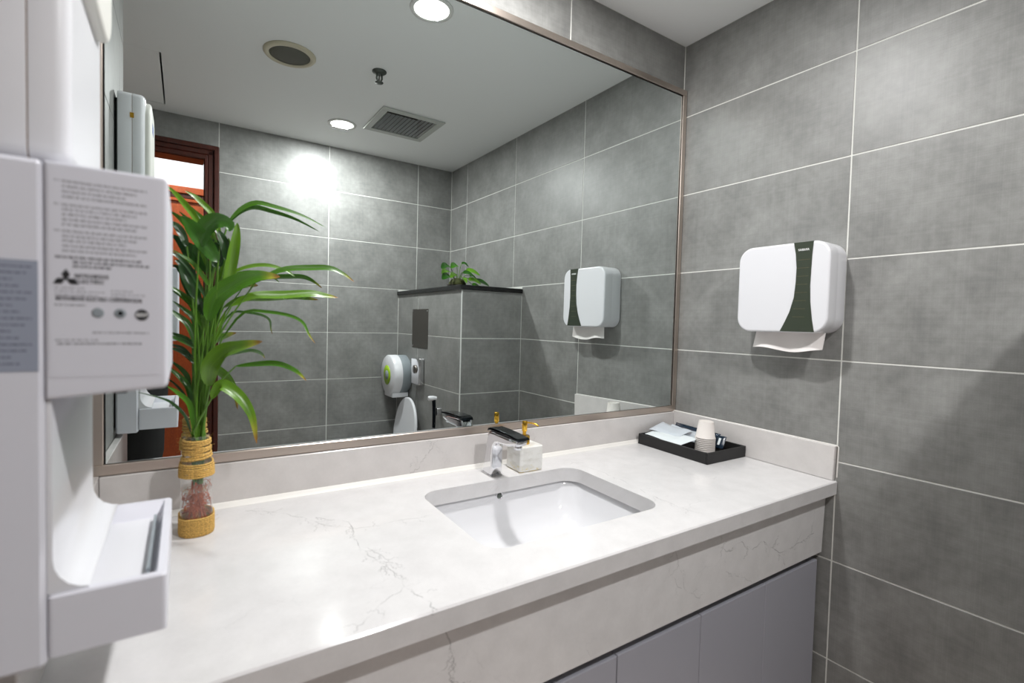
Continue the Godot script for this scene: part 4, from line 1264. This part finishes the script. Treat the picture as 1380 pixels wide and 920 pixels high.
# ---------------------------------------------------------------- toilet corner, seen in the mirror
func build_toilet_corner() -> void:
	var xb := -0.388
	var p := thing("access_plate", "brushed steel access plate screwed to the tiled duct box", "wall plate", at(xb, 1.24, 1.655))
	block(p, "plate", Vector3(-0.0022, -0.122, -0.123), Vector3(-0.0002, 0.122, 0.123), "steel_plate", 0.0005)
	for y in [-0.11, 0.11]:
		for z in [-0.11, 0.11]:
			put(p, "screw", lathe([[0.004, 0.0], [0.004, 0.001], [0.002, 0.0016]], 10).mesh(), M.chrome, Transform3D(Basis(Vector3.BACK, PI / 2), Vector3(-0.0023, y, z)))
	nest_all(p, ["screw"], "plate")
	var f := thing("flush_valve", "chrome flush valve plate with round button below the steel plate", "flush valve", at(xb, 0.975, 1.64))
	put(f, "plate", slab(0.13, 0.165, 0.034, 0.012, 0.006).mesh(), M.chrome, Transform3D(Basis(Vector3.UP, -PI / 2), Vector3(-0.0003, 0, 0)))
	put(f, "button", lathe([[0.026, 0.0], [0.026, 0.006], [0.022, 0.009], [0.003, 0.010]], 24).mesh(), M.steel_plate, Transform3D(Basis(Vector3.BACK, PI / 2), Vector3(-0.0345, 0.012, 0)))
	nest_all(f, ["button"], "plate")
	var r := thing("paper_roll_dispenser", "round white and grey jumbo toilet roll dispenser with lime green hub", "dispenser", at(xb, 0.93, 1.895))
	var rt := Basis(Vector3.BACK, PI / 2)      # y becomes -x
	put(r, "back_drum", lathe([[0.126, 0.0003], [0.130, 0.004], [0.130, 0.062]], 48).mesh(), M.grey_plastic, Transform3D(rt, Vector3.ZERO))
	put(r, "front_drum", lathe([[0.131, 0.0625], [0.131, 0.112], [0.124, 0.120], [0.045, 0.122]], 48).mesh(), M.white_plastic, Transform3D(rt, Vector3.ZERO))
	put(r, "window_ring", lathe([[0.030, 0.1222], [0.062, 0.1222], [0.064, 0.1245], [0.030, 0.1245]], 32).mesh(false), M.lime, Transform3D(rt, Vector3.ZERO))
	put(r, "hub", lathe([[0.030, 0.1222], [0.030, 0.1265], [0.003, 0.128]], 24).mesh(), M.grey_plastic, Transform3D(rt, Vector3.ZERO))
	block(r, "tear_edge", Vector3(-0.112, -0.143, -0.075), Vector3(-0.004, -0.112, 0.075), "white_plastic", 0.004)
	nest_all(r, ["window_ring", "hub"], "front_drum")
	# toilet: wall-backed pan with the lid up
	var t := thing("toilet", "white ceramic toilet with raised lid against the tiled duct box", "toilet", at(xb, 0, 1.735))
	var pan := MB.new()
	var loops := []
	for q in [[0.0, .36, .20], [0.03, .36, .20], [0.20, .40, .23], [0.33, .50, .33], [0.385, .53, .355], [0.40, .53, .36], [0.40, .43, .26], [0.33, .38, .22], [0.22, .24, .14], [0.19, .12, .08]]:
		var l := PackedVector3Array()
		for i in 36:
			var a := TAU * i / 36
			var c := cos(a)
			var sgn := signf(c)
			l.push_back(Vector3(-0.29 + sgn * pow(absf(c), 0.8) * q[1] / 2, q[0], sin(a) * q[2] / 2))
		loops.append(l)
	pan.loft(loops, 1)
	put(t, "pan", pan.mesh(), M.ceramic)
	var seat := MB.new()
	var so := []
	for q in [[0.402, 1.0], [0.415, 1.0], [0.418, 0.97], [0.418, 0.74], [0.402, 0.72]]:
		var l := PackedVector3Array()
		for i in 36:
			var a := TAU * i / 36
			l.push_back(Vector3(-0.31 + cos(a) * 0.23 * q[1], q[0], sin(a) * 0.178 * q[1]))
		so.append(l)
	so.append(so[0])
	seat.loft(so, 1, false, false)
	put(t, "seat", seat.mesh(false), M.white_plastic)
	var lid := PackedVector2Array()
	for i in 33:
		var a := PI * i / 32
		lid.push_back(Vector2(cos(a) * 0.178, 0.14 + pow(sin(a), 0.9) * 0.235))
	lid.push_back(Vector2(-0.165, 0.0)); lid.push_back(Vector2(0.165, 0.0))
	put(t, "lid", extrude(lid, 0.018, 0.006, 1).mesh(), M.white_plastic, Transform3D(Basis(Vector3.BACK, -0.10) * Basis(Vector3.UP, PI / 2), Vector3(-0.072, 0.425, 0)))
	for z in [-0.08, 0.08]:
		put(t, "hinge", tube([Vector3(-0.072, 0.418, z - 0.02), Vector3(-0.072, 0.418, z + 0.02)], 0.011, 12).mesh(), M.chrome)
	nest_all(t, ["hinge"], "lid")
	# hand sprayer on the duct box
	var b := thing("bidet_sprayer", "white and chrome hand sprayer hung on the duct box corner", "sprayer", at(xb, 0.70, 1.33))
	put(b, "holder", slab(0.03, 0.045, 0.03, 0.008, 0.003).mesh(), M.chrome, Transform3D(Basis(Vector3.UP, -PI / 2), Vector3(-0.0003, 0.07, 0)))
	put(b, "handle", tube([Vector3(-0.042, -0.02, 0), Vector3(-0.042, 0.07, 0), Vector3(-0.045, 0.14, 0)], [0.009, 0.010, 0.011], 12).mesh(), M.dark_chrome)
	put(b, "spray_head", tube([Vector3(-0.030, 0.148, 0), Vector3(-0.05, 0.150, 0.0), Vector3(-0.075, 0.150, 0.0), Vector3(-0.08, 0.149, 0.0)], [0.011, 0.014, 0.014, 0.011], 14).mesh(), M.white_plastic)
	put(b, "hose", tube(smooth_path([Vector3(-0.042, -0.02, 0), Vector3(-0.05, -0.20, 0.01), Vector3(-0.04, -0.42, 0.05), Vector3(-0.015, -0.45, 0.12), Vector3(-0.002, -0.42, 0.14)], 16), 0.006, 8).mesh(), M.chrome)
	# pothos on the shelf
	var pt := thing("shelf_plant", "small leafy green pothos plant on the black stone shelf", "plant", at(-0.285, 1.4862, 1.36))
	put(pt, "pot", lathe([[0.045, 0.0003], [0.055, 0.004], [0.06, 0.018], [0.054, 0.018], [0.05, 0.012]], 24).mesh(false), M.soil)
	put(pt, "moss_mound", lathe([[0.053, 0.012], [0.05, 0.03], [0.035, 0.05], [0.01, 0.058]], 20).mesh(), M.moss)
	rng.seed = 44
	for q in [[-0.075, .125, -0.03, 0.060], [-0.06, .068, -0.02, 0.066], [-0.005, .135, 0.0, 0.056], [0.035, .150, 0.02, 0.036], [0.045, .108, -0.02, 0.070], [0.01, .090, -0.05, 0.056], [0.08, .078, 0.0, 0.036], [0.10, .050, -0.03, 0.072], [0.04, .052, -0.06, 0.062], [0.065, .022, -0.06, 0.042], [-0.03, .075, -0.04, 0.05], [0.0, .06, -0.06, 0.05], [-0.05, .10, 0.03, 0.05]]:
		var tip := Vector3(q[0], q[1], q[2])
		var base := Vector3(q[0] * 0.2, 0.03, q[2] * 0.2)
		var stem := put(pt, "stem", tube(smooth_path([base, base.lerp(tip, 0.5) + Vector3(0, 0.02, 0), tip], 7), 0.0018, 5).mesh(), M.stem_green)
		var dir := Vector3(signf(q[0]) * 0.8, -0.25, -0.5).normalized()
		var lp := smooth_path([tip, tip + dir * q[3] * 0.6 + Vector3(0, 0.006, 0), tip + dir * q[3] * 1.25 - Vector3(0, 0.01, 0)], 10)
		var gl: Color = [Color(0.06, 0.24, 0.01), Color(0.025, 0.12, 0.01), Color(0.14, 0.34, 0.02)][rng.randi_range(0, 2)]
		nest(put(pt, "leaf", heart_leaf(lp, q[3] * 0.8, gl), M.leaf), stem)

func heart_leaf(path: Array, width: float, tone: Color) -> ArrayMesh:
	var mb := MB.new()
	var n := path.size()
	var rows := []
	for i in n:
		var t := float(i) / (n - 1)
		var tan := ((path[mini(i + 1, n - 1)] - path[maxi(i - 1, 0)]) as Vector3).normalized()
		var side := tan.cross(Vector3(0.1, 0.75, -0.65)).normalized()
		var nor := side.cross(tan)
		var w := width * 0.5 * pow(sin(PI * clampf(pow(t, 0.6) * 0.93 + 0.07, 0, 1)), 0.7)
		var r := []
		for k in 5:
			var u := (k - 2) / 2.0
			r.append(path[i] + side * w * u - nor * w * 0.25 * (1.0 - absf(u)))
		rows.append(r)
	for i in n - 1:
		for k in 4:
			for f in [[0, 0], [0, 1], [1, 1], [0, 0], [1, 1], [1, 0]]:
				mb.p.push_back(rows[i + f[0]][k + f[1]])
				mb.c.push_back(tone)
				mb.uv.push_back(Vector2((k + f[1]) / 4.0, float(i + f[0]) / n))
			mb.g.push_back(1); mb.g.push_back(1)
	return mb.mesh(false)

# ---------------------------------------------------------------- a person in black, of whom the mirror shows a strip below the hand dryer
func surface_net(lo: Vector3, hi: Vector3, cell: float, field: Callable) -> MB:
	var n := Vector3i(((hi - lo) / cell).ceil()) + Vector3i.ONE
	var val := PackedFloat32Array(); val.resize(n.x * n.y * n.z)
	for z in n.z:
		for y in n.y:
			for x in n.x:
				val[(z * n.y + y) * n.x + x] = field.call(lo + Vector3(x, y, z) * cell)
	var vert := PackedVector3Array(); vert.resize(n.x * n.y * n.z)
	var has := PackedByteArray(); has.resize(n.x * n.y * n.z)
	var step := [1, n.x, n.x * n.y]
	for z in n.z - 1:
		for y in n.y - 1:
			for x in n.x - 1:
				var b := (z * n.y + y) * n.x + x
				var inside := 0
				for k in 8:
					if val[b + (k & 1) + ((k >> 1) & 1) * step[1] + (k >> 2) * step[2]] < 0: inside += 1
				if inside == 0 or inside == 8: continue
				var sum := Vector3.ZERO
				var m := 0
				for ax in 3:
					for k in 4:
						var o0 := 0
						var off := Vector3.ZERO
						var bit := 0
						for q in 3:
							if q == ax: continue
							if (k >> bit) & 1:
								o0 += step[q]; off[q] = 1.0
							bit += 1
						var va := val[b + o0]
						var vb := val[b + o0 + step[ax]]
						if (va < 0) != (vb < 0):
							off[ax] = va / (va - vb)
							sum += off; m += 1
				vert[b] = lo + (Vector3(x, y, z) + sum / m) * cell
				has[b] = 1
	var mb := MB.new()
	for z in range(1, n.z - 1):
		for y in range(1, n.y - 1):
			for x in range(1, n.x - 1):
				var b := (z * n.y + y) * n.x + x
				for ax in 3:
					if (val[b] < 0) == (val[b + step[ax]] < 0): continue
					var u: int = step[(ax + 1) % 3]
					var w: int = step[(ax + 2) % 3]
					if has[b] and has[b - u] and has[b - w] and has[b - u - w]:
						if val[b] < 0: mb.quad(vert[b], vert[b - u], vert[b - u - w], vert[b - w], 1)
						else: mb.quad(vert[b], vert[b - w], vert[b - u - w], vert[b - u], 1)
	return mb

func capsule_field(p: Vector3, bones: Array, k: float) -> float:
	var d := 1.0e3
	for b in bones:
		var ab: Vector3 = b[1] - b[0]
		var h := clampf((p - b[0]).dot(ab) / ab.length_squared(), 0, 1)
		var q: Vector3 = p - b[0] - ab * h
		if b.size() > 4: q.z /= b[4]
		var e: float = q.length() - lerpf(b[2], b[3], h)
		var t := clampf(0.5 + 0.5 * (d - e) / k, 0, 1)
		d = lerpf(d, e, t) - k * t * (1 - t)
	return d

func build_person() -> void:
	var t := thing("person", "person in black clothes standing by the doorway, glimpsed in the mirror", "person", Transform3D(Basis(Vector3.UP, PI / 2), Vector3(-1.80, 0, 1.60)))
	var body := []   # clothes: one continuous figure in a long jacket and trousers, turned away to the side
	for s in [-1.0, 1.0]:
		body.append([Vector3(s * 0.095, 0.90, 0), Vector3(s * 0.10, 0.48, -0.01), 0.092, 0.066])
		body.append([Vector3(s * 0.10, 0.48, -0.01), Vector3(s * 0.105, 0.08, 0.02), 0.062, 0.048])
		body.append([Vector3(s * 0.105, 0.045, 0.03), Vector3(s * 0.115, 0.040, -0.15), 0.045, 0.040])
		body.append([Vector3(s * 0.165, 1.40, 0), Vector3(s * 0.215, 1.12, 0.03), 0.060, 0.050])
		body.append([Vector3(s * 0.215, 1.12, 0.03), Vector3(s * 0.13, 1.16, -0.19), 0.046, 0.037])
	body.append([Vector3(0, 0.66, 0), Vector3(0, 0.94, 0), 0.140, 0.150, 0.72])
	body.append([Vector3(0, 0.94, 0), Vector3(0, 1.10, 0), 0.150, 0.135, 0.75])
	body.append([Vector3(0, 1.10, 0), Vector3(0, 1.33, 0), 0.135, 0.165, 0.70])
	body.append([Vector3(-0.13, 1.39, 0), Vector3(0.13, 1.39, 0), 0.065, 0.065])
	body.append([Vector3(0, 1.40, 0), Vector3(0, 1.46, 0), 0.075, 0.056])
	put(t, "clothes", surface_net(Vector3(-0.32, -0.015, -0.26), Vector3(0.32, 1.56, 0.20), 0.02, func(p): return capsule_field(p, body, 0.035)).mesh(), M.black_cloth)
	var head := [[Vector3(0, 1.46, 0.0), Vector3(0, 1.53, -0.012), 0.050, 0.048], [Vector3(0, 1.60, -0.02), Vector3(0, 1.655, 0.005), 0.066, 0.082], [Vector3(0, 1.565, -0.055), Vector3(0, 1.60, -0.05), 0.030, 0.045], [Vector3(0, 1.63, -0.088), Vector3(0, 1.605, -0.106), 0.008, 0.013], [Vector3(-0.016, 1.578, -0.088), Vector3(0.016, 1.578, -0.088), 0.007, 0.007], [Vector3(-0.078, 1.615, 0.0), Vector3(-0.082, 1.65, 0.008), 0.009, 0.013], [Vector3(0.078, 1.615, 0.0), Vector3(0.082, 1.65, 0.008), 0.009, 0.013]]
	put(t, "head", surface_net(Vector3(-0.12, 1.44, -0.15), Vector3(0.12, 1.77, 0.12), 0.009, func(p): return capsule_field(p, head, 0.016)).mesh(), M.skin)
	var hair := [[Vector3(0, 1.665, 0.022), Vector3(0, 1.70, 0.0), 0.086, 0.076], [Vector3(0, 1.60, 0.045), Vector3(0, 1.66, 0.03), 0.060, 0.078], [Vector3(-0.05, 1.715, -0.055), Vector3(0.05, 1.715, -0.055), 0.026, 0.026]]
	put(t, "hair", surface_net(Vector3(-0.13, 1.50, -0.14), Vector3(0.13, 1.82, 0.16), 0.012, func(p): return capsule_field(p, hair, 0.02)).mesh(), M.hair)
	for s in [-1.0, 1.0]:
		put(t, "eye", lathe([[0.001, -0.004], [0.007, 0.0], [0.001, 0.004]], 10).mesh(), M.hair, Transform3D(Basis(Vector3.RIGHT, PI / 2), Vector3(s * 0.030, 1.632, -0.079)))
		var w := Vector3.ZERO
		var hand := [[w, w + Vector3(0, -0.045, -0.005), 0.026, 0.027, 1.3], [w + Vector3(0, -0.045, -0.005), w + Vector3(0, -0.085, -0.012), 0.020, 0.022, 1.5]]
		for f in 4:
			var a := w + Vector3(-s * 0.002, -0.09, -0.038 + f * 0.0185)
			var l: float = [0.036, 0.042, 0.039, 0.030][f]
			hand.append([a, a + Vector3(-s * 0.006, -l * 0.6, 0), 0.0092, 0.0086])
			hand.append([a + Vector3(-s * 0.006, -l * 0.6, 0), a + Vector3(-s * 0.020, -l * 1.25, 0), 0.0086, 0.0074])
		hand.append([w + Vector3(-s * 0.004, -0.03, -0.03), w + Vector3(-s * 0.016, -0.062, -0.054), 0.012, 0.0100])
		hand.append([w + Vector3(-s * 0.016, -0.062, -0.054), w + Vector3(-s * 0.022, -0.092, -0.056), 0.0098, 0.0082])
		put(t, "hand", surface_net(w + Vector3(-0.06, -0.17, -0.09), w + Vector3(0.06, 0.035, 0.07), 0.005, func(p): return capsule_field(p, hand, 0.006)).mesh(), M.skin, Transform3D(Basis(Vector3.RIGHT, PI / 2), Vector3(s * 0.128, 1.162, -0.195)))
